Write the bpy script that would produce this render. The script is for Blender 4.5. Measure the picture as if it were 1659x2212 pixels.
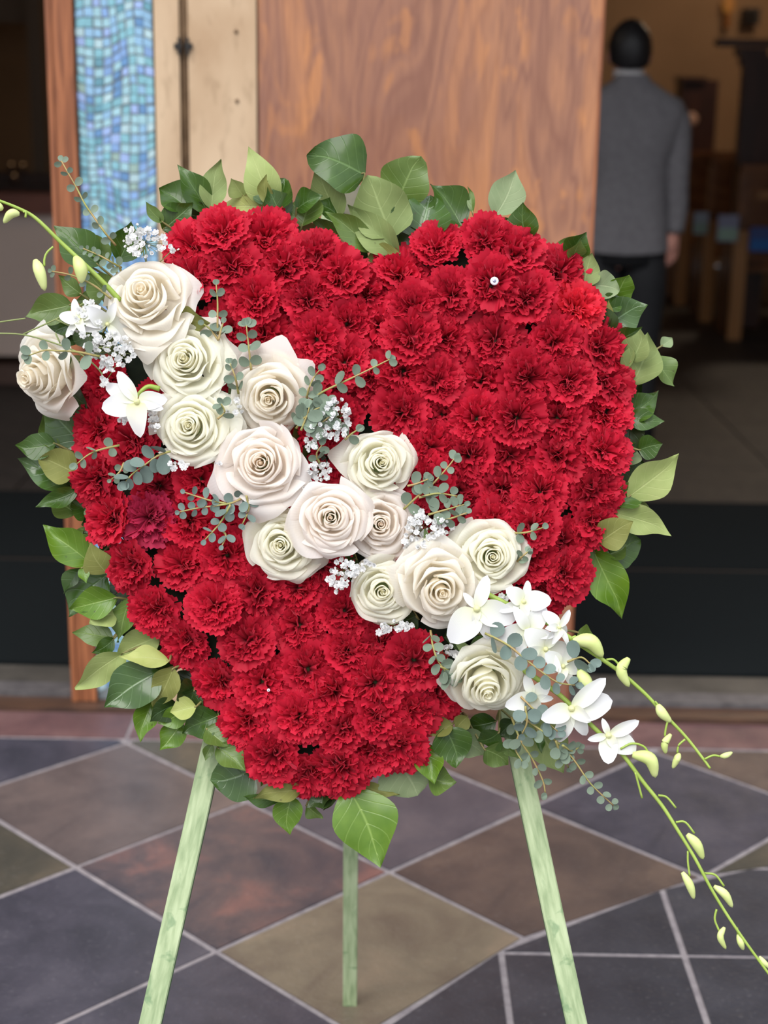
import bpy, bmesh, math, random
from mathutils import Vector, Matrix, noise
random.seed(7)
R_ = math.radians
for o in list(bpy.data.objects):
    bpy.data.objects.remove(o)
scene = bpy.context.scene
COL = scene.collection

# ------------------------------------------------------------------ camera
W_, H_ = 1659.0, 2212.0
F_ = 3320.0
PITCH, ROLL, CAMZ = R_(15.4), R_(1.0), 1.49
_f = Vector((0, math.cos(PITCH), -math.sin(PITCH)))
_u = Vector((0, math.sin(PITCH), math.cos(PITCH)))
_r = Vector((1, 0, 0))
RT = _r * math.cos(ROLL) + _u * math.sin(ROLL)      # heart-plane axes: right, up, towards the viewer
UP = _u * math.cos(ROLL) - _r * math.sin(ROLL)
NN = -_f
CO = Vector((0, 0, CAMZ))
cd = bpy.data.cameras.new('camera')
cam = bpy.data.objects.new('camera', cd)
COL.objects.link(cam)
cam.matrix_world = Matrix(((RT.x, UP.x, NN.x, CO.x), (RT.y, UP.y, NN.y, CO.y), (RT.z, UP.z, NN.z, CO.z), (0, 0, 0, 1)))
cd.sensor_fit = 'VERTICAL'
cd.sensor_height = 36.0
cd.lens = 36.0 * F_ / H_
cd.clip_start = 0.05
cd.dof.use_dof = True
cd.dof.focus_distance = 1.88
cd.dof.aperture_fstop = 3.8
scene.camera = cam

# ------------------------------------------------------------------ sky, sun, exposure
wd = bpy.data.worlds.new('overcast_sky')
scene.world = wd
wd.use_nodes = True
bg = wd.node_tree.nodes['Background']
_wt = wd.node_tree                      # standard overcast sky: zenith three times the horizon
_tc = _wt.nodes.new('ShaderNodeTexCoord'); _sx = _wt.nodes.new('ShaderNodeSeparateXYZ'); _mr = _wt.nodes.new('ShaderNodeMapRange')
_wt.links.new(_tc.outputs['Generated'], _sx.inputs[0]); _wt.links.new(_sx.outputs['Z'], _mr.inputs['Value'])
_mr.inputs['From Min'].default_value = 0.0; _mr.inputs['From Max'].default_value = 1.0
_mr.inputs['To Min'].default_value = 0.50; _mr.inputs['To Max'].default_value = 1.50
_wt.links.new(_mr.outputs[0], bg.inputs[1])
bg.inputs[0].default_value = (0.88, 0.94, 1.0, 1)
sl = bpy.data.lights.new('sun', 'SUN')
sl.energy = 1.9
sl.angle = R_(50)
sl.color = (1.0, 0.965, 0.92)
so = bpy.data.objects.new('sun', sl)
COL.objects.link(so)
so.rotation_euler = Vector((0.28, 0.62, -0.85)).to_track_quat('-Z', 'Y').to_euler()
scene.view_settings.view_transform = 'Standard'
scene.view_settings.look = 'None'
scene.view_settings.gamma = 1
scene.view_settings.exposure = 0.54
scene.view_settings.use_curve_mapping = False

# ------------------------------------------------------------------ helpers
def ray(px, py):
    return _f + RT * ((px - W_ / 2) / F_) - UP * ((py - H_ / 2) / F_)
def P(px, py, d):                      # a point at distance d along the viewing axis
    return CO + ray(px, py) * d
def atY(px, py, Y):
    d = ray(px, py)
    return CO + d * (Y / d.y)
def ground(px, py, z=0.0):
    d = ray(px, py)
    return CO + d * ((z - CAMZ) / d.z)
MM = 1.9 / F_                          # metres per pixel of the photograph in the heart's plane

def lin(c):
    c = c / 255.0
    return c / 12.92 if c <= 0.04045 else ((c + 0.055) / 1.055) ** 2.4
def rgb(r, g, b):
    return (lin(r), lin(g), lin(b), 1)

WM = {}
def link(o, M=None, parent=None):
    COL.objects.link(o)
    M = M.copy() if M is not None else Matrix()
    WM[o.name] = M
    if parent is not None:
        o.parent = parent
        o.matrix_basis = WM[parent.name].inverted() @ M
    else:
        o.matrix_basis = M
    return o
def tag(o, label=None, cat=None, group=None, kind=None):
    if label: o['label'] = label
    if cat: o['category'] = cat
    if group: o['group'] = group
    if kind: o['kind'] = kind
    return o
def empty(name, loc, label, cat, group=None):
    o = bpy.data.objects.new(name, None)
    o.empty_display_size = 0.02
    link(o, Matrix.Translation(loc))
    return tag(o, label, cat, group)
def mobj(name, me, M=None, parent=None, mat=None):
    if mat is not None and len(me.materials) == 0:
        me.materials.append(mat)
    o = bpy.data.objects.new(name, me)
    return link(o, M, parent)

class MB:
    def __init__(s):
        s.v = []; s.f = []; s.uv = []; s.at = []
    def vert(s, co, uv=(0, 0), a=0.0):
        s.v.append(tuple(co)); s.uv.append(uv); s.at.append(a)
        return len(s.v) - 1
    def grid(s, fn, nu, nv, a=0.0, closed=False):
        b = len(s.v)
        for j in range(nv + 1):
            for i in range(nu + 1):
                u = i / nu; v = j / nv
                s.vert(fn(u, v), (u, v), a)
        for j in range(nv):
            for i in range(nu):
                q = b + j * (nu + 1) + i
                s.f.append((q, q + 1, q + nu + 2, q + nu + 1))
    def box(s, c, d, M=None):
        b = len(s.v)
        for z in (-1, 1):
            for y in (-1, 1):
                for x in (-1, 1):
                    p = Vector((c[0] + x * d[0] / 2, c[1] + y * d[1] / 2, c[2] + z * d[2] / 2))
                    s.vert(M @ p if M else p)
        for q in ((0, 2, 3, 1), (4, 5, 7, 6), (0, 1, 5, 4), (2, 6, 7, 3), (0, 4, 6, 2), (1, 3, 7, 5)):
            s.f.append(tuple(b + k for k in q))
    def prism(s, poly, z0, z1):         # polygon (x, y) extruded along z
        b = len(s.v); n = len(poly)
        for z in (z0, z1):
            for p in poly:
                s.vert((p[0], p[1], z), (p[0], p[1]))
        s.f.append(tuple(b + n + k for k in range(n)))
        s.f.append(tuple(b + k for k in reversed(range(n))))
        for k in range(n):
            k2 = (k + 1) % n
            s.f.append((b + k, b + k2, b + n + k2, b + n + k))
    def tube(s, pts, rad, n=6, cap=True):
        pts = [Vector(p) for p in pts]
        if not hasattr(rad, '__len__'): rad = [rad] * len(pts)
        b = len(s.v)
        ref = Vector((0.3, 0.2, 0.93))
        for k, p in enumerate(pts):
            t = (pts[min(k + 1, len(pts) - 1)] - pts[max(k - 1, 0)]).normalized()
            x = t.cross(ref)
            if x.length < 1e-3: x = t.cross(Vector((1, 0, 0)))
            x.normalize(); y = t.cross(x)
            for i in range(n):
                an = 2 * math.pi * i / n
                s.vert(p + (x * math.cos(an) + y * math.sin(an)) * rad[k])
        for k in range(len(pts) - 1):
            for i in range(n):
                i2 = (i + 1) % n
                s.f.append((b + k * n + i, b + k * n + i2, b + (k + 1) * n + i2, b + (k + 1) * n + i))
        if cap:
            s.f.append(tuple(b + i for i in reversed(range(n))))
            s.f.append(tuple(b + (len(pts) - 1) * n + i for i in range(n)))
    def lathe(s, prof, n=16, M=None):
        b = len(s.v)
        for (r, z) in prof:
            for i in range(n):
                an = 2 * math.pi * i / n
                p = Vector((r * math.cos(an), r * math.sin(an), z))
                s.vert(M @ p if M else p)
        for k in range(len(prof) - 1):
            for i in range(n):
                i2 = (i + 1) % n
                s.f.append((b + k * n + i, b + k * n + i2, b + (k + 1) * n + i2, b + (k + 1) * n + i))
        s.f.append(tuple(b + i for i in reversed(range(n))))
        s.f.append(tuple(b + (len(prof) - 1) * n + i for i in range(n)))
    def mesh(s, name, smooth=True, uv=False, att=None):
        me = bpy.data.meshes.new(name)
        me.from_pydata(s.v, [], s.f)
        if uv:
            l = me.uv_layers.new(name='UVMap')
            idx = [0] * len(me.loops)
            me.loops.foreach_get('vertex_index', idx)
            flat = []
            for k in idx: flat.extend(s.uv[k])
            l.data.foreach_set('uv', flat)
        if att:
            a = me.attributes.new(att, 'FLOAT', 'POINT')
            a.data.foreach_set('value', s.at)
        if smooth:
            me.polygons.foreach_set('use_smooth', [True] * len(me.polygons))
        me.update()
        return me

def catmull(pts, n):
    pts = [Vector(p) for p in pts]
    out = []
    ext = [pts[0] * 2 - pts[1]] + pts + [pts[-1] * 2 - pts[-2]]
    for k in range(len(pts) - 1):
        a, b, c, d = ext[k:k + 4]
        for i in range(n):
            t = i / n
            out.append(0.5 * ((2 * b) + (c - a) * t + (2 * a - 5 * b + 4 * c - d) * t * t + (3 * b - a - 3 * c + d) * t ** 3))
    out.append(pts[-1])
    return out
def frame(z, spin=0.0, loc=Vector((0, 0, 0)), hint=None, scale=1.0):   # rotation with local z along z
    z = Vector(z).normalized()
    h = hint if hint is not None else UP
    x = h.cross(z)
    if x.length < 1e-4: x = RT.cross(z)
    x.normalize(); y = z.cross(x)
    m = Matrix(((x.x, y.x, z.x), (x.y, y.y, z.y), (x.z, y.z, z.z))).to_4x4()
    m = Matrix.Translation(loc) @ m @ Matrix.Rotation(spin, 4, 'Z') @ Matrix.Scale(scale, 4)
    return m

# ------------------------------------------------------------------ materials
class NT:
    def __init__(s, name):
        s.m = bpy.data.materials.new(name); s.m.use_nodes = True
        s.t = s.m.node_tree; s.b = s.t.nodes['Principled BSDF']; s.out = s.t.nodes['Material Output']
    def n(s, ty, **kw):
        q = s.t.nodes.new(ty)
        for k, v in kw.items():
            if k.startswith('i_'):
                q.inputs[k[2:].replace('_', ' ')].default_value = v
            else: setattr(q, k, v)
        return q
    def l(s, a, b): s.t.links.new(a, b)
    def math(s, op, a, b=None, c=None):
        q = s.n('ShaderNodeMath', operation=op)
        for k, x in enumerate((a, b, c)):
            if x is None: continue
            if isinstance(x, (int, float)): q.inputs[k].default_value = x
            else: s.l(x, q.inputs[k])
        return q.outputs[0]
    def mix(s, fac, a, b, blend='MIX'):
        q = s.n('ShaderNodeMix', data_type='RGBA', blend_type=blend)
        for k, x in ((0, fac), (6, a), (7, b)):
            if isinstance(x, (int, float)): q.inputs[k].default_value = x
            elif isinstance(x, tuple): q.inputs[k].default_value = x
            else: s.l(x, q.inputs[k])
        return q.outputs[2]
    def ramp(s, fac, stops):
        q = s.n('ShaderNodeValToRGB')
        e = q.color_ramp.elements
        while len(e) < len(stops): e.new(0.5)
        for k, (p, c) in enumerate(stops):
            e[k].position = p; e[k].color = c
        s.l(fac, q.inputs[0])
        return q.outputs[0]
    def noise(s, scale, detail=3, dist=0.0, vec=None, rough=0.5):
        q = s.n('ShaderNodeTexNoise')
        q.inputs['Scale'].default_value = scale; q.inputs['Detail'].default_value = detail
        q.inputs['Distortion'].default_value = dist; q.inputs['Roughness'].default_value = rough
        if vec is not None: s.l(vec, q.inputs['Vector'])
        return q
    def coord(s, scale=(1, 1, 1), kind='Object', loc=(0, 0, 0)):
        c = s.n('ShaderNodeTexCoord'); m = s.n('ShaderNodeMapping')
        m.inputs['Scale'].default_value = scale; m.inputs['Location'].default_value = loc
        s.l(c.outputs[kind], m.inputs[0])
        return m.outputs[0]
    def bump(s, h, st=0.3, dist=0.002):
        q = s.n('ShaderNodeBump'); q.inputs['Strength'].default_value = st; q.inputs['Distance'].default_value = dist
        s.l(h, q.inputs['Height']); s.l(q.outputs[0], s.b.inputs['Normal'])
        return q
    def base(s, c):
        if isinstance(c, tuple): s.b.inputs['Base Color'].default_value = c
        else: s.l(c, s.b.inputs['Base Color'])
    def set(s, rough=0.5, metal=0.0, spec=0.5, coat=0.0):
        s.b.inputs['Roughness'].default_value = rough; s.b.inputs['Metallic'].default_value = metal
        s.b.inputs['Specular IOR Level'].default_value = spec; s.b.inputs['Coat Weight'].default_value = coat
        return s
    def translucent(s, col, fac):
        t = s.n('ShaderNodeBsdfTranslucent'); mx = s.n('ShaderNodeMixShader')
        if isinstance(col, tuple): t.inputs[0].default_value = col
        else: s.l(col, t.inputs[0])
        mx.inputs[0].default_value = fac
        s.l(s.b.outputs[0], mx.inputs[1]); s.l(t.outputs[0], mx.inputs[2]); s.l(mx.outputs[0], s.out.inputs[0])

def plain(name, c1, c2=None, scale=20, rough=0.5, metal=0.0, spec=0.5, bump=0.0, stretch=(1, 1, 1), detail=4, lo=0.35, hi=0.65, dist=0.0, bscale=None):
    t = NT(name).set(rough, metal, spec)
    if c2 is None: t.base(c1)
    else:
        v = t.coord(stretch)
        nz = t.noise(scale, detail, dist, v)
        t.base(t.ramp(nz.outputs[0], [(lo, c1), (hi, c2)]))
        if bump: t.bump(nz.outputs[0], bump, 0.003)
    return t.m
# ================================================================== the setting
# ---- slate paving
def slate(name, c1, c2, c3, rough=0.42):
    t = NT(name).set(rough, 0, 0.5)
    oi = t.n('ShaderNodeObjectInfo')
    v = t.coord((1, 1, 1))
    a = t.noise(5.5, 6, 0.6, v, 0.62); b = t.noise(16, 5, 0.3, v, 0.65); g = t.noise(110, 3, 0, v)
    col = t.ramp(a.outputs[0], [(0.36, c1), (0.52, c2), (0.68, c3)])
    col = t.mix(t.math('MULTIPLY', b.outputs[0], 0.55), col, c1)
    sp = t.ramp(g.outputs[0], [(0.60, (0, 0, 0, 1)), (0.75, (1, 1, 1, 1))])
    col = t.mix(t.math('MULTIPLY', sp, 0.10), col, (0.45, 0.42, 0.42, 1))
    t.base(col)
    h = t.math('ADD', t.math('MULTIPLY', b.outputs[0], 0.8), t.math('MULTIPLY', g.outputs[0], 0.5))
    t.bump(h, 0.55, 0.004)
    rr = t.math('ADD', t.math('MULTIPLY', b.outputs[0], 0.25), rough - 0.12)
    t.l(rr, t.b.inputs['Roughness'])
    return t.m
SL = {
    'dark': slate('slate_blue_black', rgb(52, 51, 61), rgb(68, 65, 76), rgb(83, 79, 89)),
    'field': slate('slate_charcoal', rgb(46, 46, 54), rgb(57, 57, 65), rgb(70, 69, 77)),
    'grey': slate('slate_grey', rgb(68, 64, 72), rgb(83, 77, 84), rgb(98, 89, 93)),
    'greybrown': slate('slate_grey_brown', rgb(78, 68, 68), rgb(96, 83, 81), rgb(109, 93, 89)),
    'rust': slate('slate_rust_purple', rgb(59, 55, 63), rgb(93, 76, 76), rgb(135, 93, 85)),
    'tan': slate('slate_olive_tan', rgb(98, 86, 74), rgb(119, 108, 91), rgb(135, 119, 100)),
    'brown': slate('slate_brown', rgb(70, 59, 57), rgb(89, 74, 68), rgb(104, 86, 76)),
    'olive': slate('slate_moss', rgb(59, 57, 52), rgb(76, 70, 61), rgb(93, 83, 70)),
    'red': slate('slate_oxblood', rgb(86, 63, 65), rgb(106, 76, 76), rgb(124, 93, 91)),
}
M_grout = plain('grout', rgb(128, 120, 124), rgb(150, 142, 144), 40, 0.85)
M_outer = plain('pavement_slab', rgb(84, 80, 84), rgb(104, 98, 100), 3, 0.7)
fl = MB(); fl.box((0, -3.25, -0.0425), (16, 13.5, 0.08))
floor = mobj('floor', fl.mesh('floor', False), mat=M_grout); tag(floor, kind='structure')
pv = MB(); pv.box((0, -12, -0.06), (40, 10, 0.1)); pv.box((-14, -1.2, -0.06), (11.9, 9.4, 0.1)); pv.box((14, -1.2, -0.06), (11.9, 9.4, 0.1))
tag(mobj('floor_forecourt', pv.mesh('floor_forecourt', False), mat=M_outer), kind='structure')

P0 = Vector((-0.286, 2.436)); VA = Vector((0.309, 0.300)); VB = Vector((-0.309, 0.298))
CC, CR = Vector((1.37, 1.18)), 1.72                      # fitted below: medallion's rim
def _fit():
    pts = [(.015, 2.233), (.153, 2.39), (.345, 2.557), (.62, 2.736), (.784, 2.794)]
    # circle through first, middle, last
    (x1, y1), (x2, y2), (x3, y3) = pts[0], pts[2], pts[4]
    a = x1 * (y2 - y3) - y1 * (x2 - x3) + x2 * y3 - x3 * y2
    bx = (x1 ** 2 + y1 ** 2) * (y3 - y2) + (x2 ** 2 + y2 ** 2) * (y1 - y3) + (x3 ** 2 + y3 ** 2) * (y2 - y1)
    by = (x1 ** 2 + y1 ** 2) * (x2 - x3) + (x2 ** 2 + y2 ** 2) * (x3 - x1) + (x3 ** 2 + y3 ** 2) * (x1 - x2)
    c = Vector((-bx / (2 * a), -by / (2 * a)))
    return c, (c - Vector(pts[0])).length
CC, CR = _fit()
def clip(poly, inside, cross):
    out = []
    for k in range(len(poly)):
        a, b = poly[k - 1], poly[k]
        ia, ib = inside(a), inside(b)
        if ia != ib: out.append(cross(a, b))
        if ib: out.append(b)
    return out
def bis(f):
    def c(a, b):
        fa = f(a)
        for _ in range(24):
            m = (a + b) / 2
            if f(m) == fa: a = m
            else: b = m
        return (a + b) / 2
    return c
def dense(poly, n=8):
    out = []
    for k in range(len(poly)):
        a, b = poly[k], poly[(k + 1) % len(poly)]
        for i in range(n): out.append(a.lerp(b, i / n))
    return out
GR = 0.0062
def tile(poly, mat, z=0.0, h=0.02):
    if len(poly) < 3: return
    c = sum(poly, Vector((0, 0))) / len(poly)
    m = MB(); m.prism([p - c for p in poly], -h, z)
    o = mobj('slate_tile', m.mesh('slate_tile', False), Matrix.Translation((c.x, c.y, random.uniform(-0.0008, 0.0008))), floor, SL[mat])
    return o
def arc_fix(poly, sgn):                                  # put points cut by the rim back on the arc
    return poly
tones = {(0, 0): 'rust', (0, -1): 'tan', (1, -1): 'brown', (1, 0): 'grey', (0, 1): 'greybrown', (-1, 1): 'olive', (-1, 0): 'dark', (-1, -1): 'dark',
         (2, -1): 'dark', (2, 0): 'brown', (1, 1): 'olive', (2, -2): 'olive', (3, -1): 'brown', (3, -2): 'greybrown', (0, 2): 'dark', (-1, 2): 'grey', (-2, 2): 'brown', (-2, 1): 'dark', (-2, 0): 'grey', (-1, -2): 'brown', (0, -2): 'dark'}
for i in range(-6, 9):
    for j in range(-8, 7):
        c = P0 + VA * (i + .5) + VB * (j + .5)
        if not (-3.0 < c.x < 3.0 and 0.3 < c.y < 3.75): continue
        q = 0.5 - GR / 0.43
        poly = [c + VA * sx * q + VB * sy * q for sx, sy in ((-1, -1), (1, -1), (1, 1), (-1, 1))]
        poly = dense(poly, 8)
        fin = lambda p: (p - CC).length > CR + GR
        poly = clip(poly, fin, bis(fin))
        fy = lambda p: p.y < 3.345
        poly = clip(poly, fy, bis(fy)) if poly else poly
        tile(poly, tones.get((i, j)) or random.choice(['dark', 'grey', 'brown', 'olive', 'rust', 'greybrown']))
for i in range(-4, 8):                                   # square charcoal field beyond the rim
    for j in range(-7, 3):
        x0, y0 = 0.224 + i * 0.329, 2.449 + j * 0.329
        poly = dense([Vector((x0 + GR, y0 + GR)), Vector((x0 + .329 - GR, y0 + GR)), Vector((x0 + .329 - GR, y0 + .329 - GR)), Vector((x0 + GR, y0 + .329 - GR))], 10)
        fin = lambda p: (p - CC).length < CR - GR
        poly = clip(poly, fin, bis(fin))
        if len(poly) > 2: tile(poly, 'field')
x = -3.0
while x < 3.0:                                           # oxblood border course along the doors
    w = 0.40
    tile([Vector((x + .004, 3.358)), Vector((x + w - .004, 3.358)), Vector((x + w - .004, 3.505)), Vector((x + .004, 3.505))], 'red', 0.0)
    x += w

# ---- threshold
M_sill = plain('sill_wood_dark', rgb(62, 44, 36), rgb(86, 60, 46), 12, 0.45, stretch=(1, 8, 1), bump=0.1)
M_alu = plain('threshold_metal', rgb(84, 80, 82), rgb(104, 99, 100), 30, 0.5, 0.2)
M_landing = plain('landing_slate', rgb(58, 55, 52), rgb(80, 75, 70), 8, 0.5, bump=0.2)
th = MB(); th.box((0, 3.545, 0.002), (6.4, 0.07, 0.016)); tag(mobj('trim_1', th.mesh('sill', False), mat=M_sill), kind='structure')
th = MB(); th.box((0, 3.615, 0.007), (6.4, 0.066, 0.03)); tag(mobj('trim_2', th.mesh('threshold', False), mat=M_alu), kind='structure')
th = MB(); th.box((0, 3.715, -0.01), (6.4, 0.13, 0.05)); tag(mobj('trim_3', th.mesh('landing', False), mat=M_landing), kind='structure')

# ---- interior floor, dark stone flags
M_flag = slate('hall_flagstone', rgb(40, 35, 33), rgb(48, 42, 39), rgb(56, 49, 45), 0.6)
M_flagj = plain('hall_joint', rgb(34, 30, 28))
ff = MB(); ff.box((0.5, 8.9, -0.045), (9.0, 10.2, 0.08))
ifloor = mobj('floor_hall', ff.mesh('floor_hall', False), mat=M_flagj); tag(ifloor, kind='structure')
fm = MB(); fm.box((0, 0, 0), (0.592, 0.592, 0.02)); fme = fm.mesh('flagstone', False)
for i in range(14):
    for j in range(9):
        xx = -3.5 + i * 0.6; yy = 5.0 + j * 0.6 + (0.0 if i % 2 else 0.3)
        mobj('flagstone', fme, Matrix.Translation((xx, yy, -0.008)), ifloor, M_flag)

# ---- building shell
M_stucco = plain('stucco', rgb(150, 140, 128), rgb(165, 155, 142), 8, 0.9)
M_hallwall = plain('hall_plaster', rgb(150, 116, 84), rgb(162, 126, 92), 1.5, 0.8)
M_hallwood = plain('hall_dark_wood', rgb(44, 26, 18), rgb(62, 36, 24), 6, 0.45, stretch=(4, 4, 0.6))
M_ceil = plain('hall_ceiling', rgb(92, 78, 66))
def wall(name, c, d, mat):
    m = MB(); m.box(c, d)
    return tag(mobj(name, m.mesh(name, False), mat=mat), kind='structure')
wall('wall_front_left', (-6.6, 3.78, 2.7), (7.4, 0.25, 5.4), M_stucco)
wall('wall_front_right', (6.4, 3.78, 2.7), (7.0, 0.25, 5.4), M_stucco)
wall('wall_front_lintel', (0, 3.78, 4.4), (5.9, 0.25, 2.0), M_stucco)
wall('wall_left', (-4.1, 8.9, 2.7), (0.2, 10.4, 5.4), M_hallwood)
wall('wall_right', (5.2, 8.9, 2.7), (0.2, 10.4, 5.4), M_hallwall)
wall('wall_back', (0.5, 14.1, 2.7), (9.4, 0.2, 5.4), M_hallwall)
wall('ceiling', (0.5, 8.9, 5.45), (9.4, 10.5, 0.1), M_ceil)

# ---- central door group: stile, mosaic strip, bronze plates, veneered leaf
DY = 3.56
def wx(px, py): return atY(px, py, DY).x
xw0, xw1 = wx(112, 100), wx(160, 100)
xm0, xm1 = wx(163, 100), wx(330, 100)
xb0, xbs, xb1 = wx(332, 100), wx(397, 100), wx(556, 100)
xd0, xd1 = wx(558, 100), wx(1300, 50)
DH = 2.45
# walnut veneer
t = NT('walnut_veneer').set(0.30, 0, 0.5, 0.3)
v = t.coord((5.4, 5.4, 1.15))
nz = t.noise(1.25, 2.5, 1.3, v, 0.5)
fine = t.noise(60, 4, 0.2, t.coord((3.0, 3.0, 0.18)))
rings = t.math('FRACT', t.math('MULTIPLY', nz.outputs[0], 9.0))
tri = t.math('ABSOLUTE', t.math('SUBTRACT', t.math('MULTIPLY', rings, 2.0), 1.0))
big = t.noise(1.6, 3, 0.8, t.coord((2.6, 2.6, 0.9)))
col = t.ramp(tri, [(0.0, rgb(138, 92, 72)), (0.45, rgb(156, 108, 84)), (1.0, rgb(170, 118, 88))])
glow = t.ramp(nz.outputs[0], [(0.54, (0, 0, 0, 1)), (0.70, (1, 1, 1, 1))])
col = t.mix(t.math('MULTIPLY', glow, 0.7), col, rgb(206, 140, 90))
pt = t.noise(2.6, 3, 1.6, t.coord((4.2, 4.2, 1.5), loc=(3, 1, 2)))
col = t.mix(t.math('MULTIPLY', t.ramp(pt.outputs[0], [(0.56, (0, 0, 0, 1)), (0.66, (1, 1, 1, 1))]), 0.6), col, rgb(212, 142, 84))
dk = t.ramp(big.outputs[0], [(0.38, (1, 1, 1, 1)), (0.62, (0, 0, 0, 1))])
col = t.mix(t.math('MULTIPLY', dk, 0.5), col, rgb(138, 94, 80))
col = t.mix(t.math('MULTIPLY', t.ramp(fine.outputs[0], [(0.5, (0, 0, 0, 1)), (0.62, (1, 1, 1, 1))]), 0.3), col, rgb(116, 76, 62))
t.base(col); M_walnut = t.m
t = NT('oak_stile').set(0.4, 0, 0.5)
g = t.noise(14, 5, 0.5, t.coord((7, 7, 0.35)))
t.base(t.ramp(g.outputs[0], [(0.3, rgb(98, 54, 34)), (0.5, rgb(146, 88, 56)), (0.7, rgb(172, 108, 70))]))
t.bump(g.outputs[0], 0.2, 0.002); M_stile = t.m
t = NT('brushed_bronze').set(0.45, 0.3, 0.5)
a = t.noise(3.0, 5, 0.7, t.coord((1, 1, 0.5))); b = t.noise(34, 4, 0.3, t.coord((1.6, 1.6, 0.5)))
col = t.ramp(a.outputs[0], [(0.34, rgb(188, 156, 124)), (0.6, rgb(218, 190, 158))])
col = t.mix(t.math('MULTIPLY', t.ramp(b.outputs[0], [(0.55, (0, 0, 0, 1)), (0.75, (1, 1, 1, 1))]), 0.4), col, rgb(140, 112, 84))
t.base(col); t.bump(b.outputs[0], 0.08, 0.002); M_bronze = t.m
M_bronzed = plain('aged_bronze', rgb(96, 74, 54), rgb(130, 104, 78), 20, 0.45, 0.6)
M_dark = plain('seam_black', rgb(28, 25, 24), None, rough=0.7)

leaf_ = MB(); leaf_.box(((xd0 + xd1) / 2, DY + 0.025, DH / 2 + 0.012), (xd1 - xd0, 0.05, DH))
d1 = mobj('door_1', leaf_.mesh('door_leaf', False), mat=M_walnut); tag(d1, kind='structure')
ed = MB(); ed.box((xd1 + 0.003, DY + 0.022, DH / 2 + 0.012), (0.006, 0.05, DH)); mobj('edge_lipping', ed.mesh('edge_lipping', False), parent=d1, mat=M_stile)
st = MB(); st.box(((xw0 + xw1) / 2, DY + 0.03, DH / 2 + 0.012), (xw1 - xw0, 0.08, DH))
d2 = mobj('door_2', st.mesh('door_stile', False), mat=M_stile); tag(d2, kind='structure')
sb = MB(); sb.box((xw0 - 0.004, DY + 0.02, DH / 2 + 0.012), (0.012, 0.07, DH)); mobj('stile_bead', sb.mesh('stile_bead', False), parent=d2, mat=M_stile)

# bronze hinge plates with piano hinge
br = MB(); br.box(((xb0 + xbs) / 2 - 0.004, DY + 0.02, DH / 2 + 0.012), (xbs - xb0 - 0.012, 0.05, DH))
t1 = mobj('trim_4', br.mesh('bronze_plate', False), mat=M_bronze); tag(t1, kind='structure')
br = MB(); br.box(((xbs + xb1) / 2 + 0.004, DY + 0.02, DH / 2 + 0.012), (xb1 - xbs - 0.012, 0.05, DH))
mobj('hinge_plate', br.mesh('hinge_plate', False), parent=t1, mat=M_bronze)
br = MB(); br.box((xbs, DY + 0.03, DH / 2 + 0.012), (0.02, 0.03, DH)); mobj('hinge_gap', br.mesh('hinge_gap', False), parent=t1, mat=M_dark)
for s in (-1, 1):
    br = MB(); br.tube([(xbs + s * 0.0046, DY + 0.004, 0.02), (xbs + s * 0.0046, DY + 0.004, DH)], 0.0036, 8)
    mobj('hinge_knuckle', br.mesh('hinge_knuckle'), parent=t1, mat=M_bronzed)
zc = atY(397, 100, DY).z
for s in (-1, 1):
    br = MB(); br.box((xbs + s * 0.012, DY - 0.008, zc), (0.016, 0.012, 0.012)); br.box((xbs + s * 0.009, DY - 0.007, zc), (0.006, 0.012, 0.036))
    mobj('hinge_latch', br.mesh('hinge_latch', False), parent=t1, mat=M_dark)
for (px, py) in ((510, 68), (512, 218), (520, 420)):
    p = atY(px, py, DY - 0.006)
    br = MB(); br.lathe([(0.0045, 0), (0.0045, 0.002), (0.003, 0.0035)], 10, Matrix.Translation(p) @ Matrix.Rotation(R_(90), 4, 'X'))
    mobj('screw_head', br.mesh('screw_head'), parent=t1, mat=M_bronzed)

# mosaic strip
MZ = [('aqua', (125, 175, 188)), ('sky', (137, 175, 205)), ('cornflower', (125, 158, 203)), ('periwinkle', (148, 170, 213)), ('deep', (97, 137, 180)),
      ('teal', (99, 146, 162)), ('pale', (169, 196, 203)), ('ice', (151, 189, 200)), ('sage', (145, 171, 164))]
MZm = {n: plain('glass_' + n, rgb(*c), rgb(*[min(255, int(k * 1.08)) for k in c]), 60, 0.22, 0, 0.6) for n, c in MZ}
mw = ['aqua'] * 5 + ['sky'] * 5 + ['cornflower'] * 3 + ['periwinkle'] * 2 + ['deep'] * 2 + ['teal'] * 2 + ['pale'] * 2 + ['ice'] * 4 + ['sage']
M_mgrout = plain('mosaic_grout', rgb(104, 112, 116), rgb(124, 130, 132), 60, 0.85)
mb = MB(); mb.box(((xm0 + xm1) / 2, DY + 0.03, DH / 2 + 0.012), (xm1 - xm0 - 0.001, 0.05, DH))
mos = mobj('wall_mosaic', mb.mesh('mosaic_bed', False), mat=M_mgrout); tag(mos, kind='structure')
NC = 9; tw = (xm1 - xm0) / NC; nrow = int(DH / tw)
zv0 = atY(250, 520, DY).z
def warp(a, b):
    z = b * tw
    e = min(a, NC - a) / NC * 2
    return (xm0 + a * tw + 0.30 * tw * e * math.sin(z * 16 + a * 0.6), 0.012 + z + tw * (0.9 * math.sin(a * 0.42 + z * 7.0) + 0.5 * math.sin(a * 0.9 - z * 11)) * 0.7)
rest = {}
cnt = 0
cells = []
for r in range(1, nrow - 1):
    for c in range(NC): cells.append((r, c))
vis = [k for k in cells if warp(k[1], k[0])[1] > zv0 - 0.02 and warp(k[1], k[0])[1] < atY(250, -15, DY).z]
vis.sort(key=lambda k: -k[0] % 1000)
mid = sorted(vis, key=lambda k: k[0])
keep = set(mid[:300])
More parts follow.
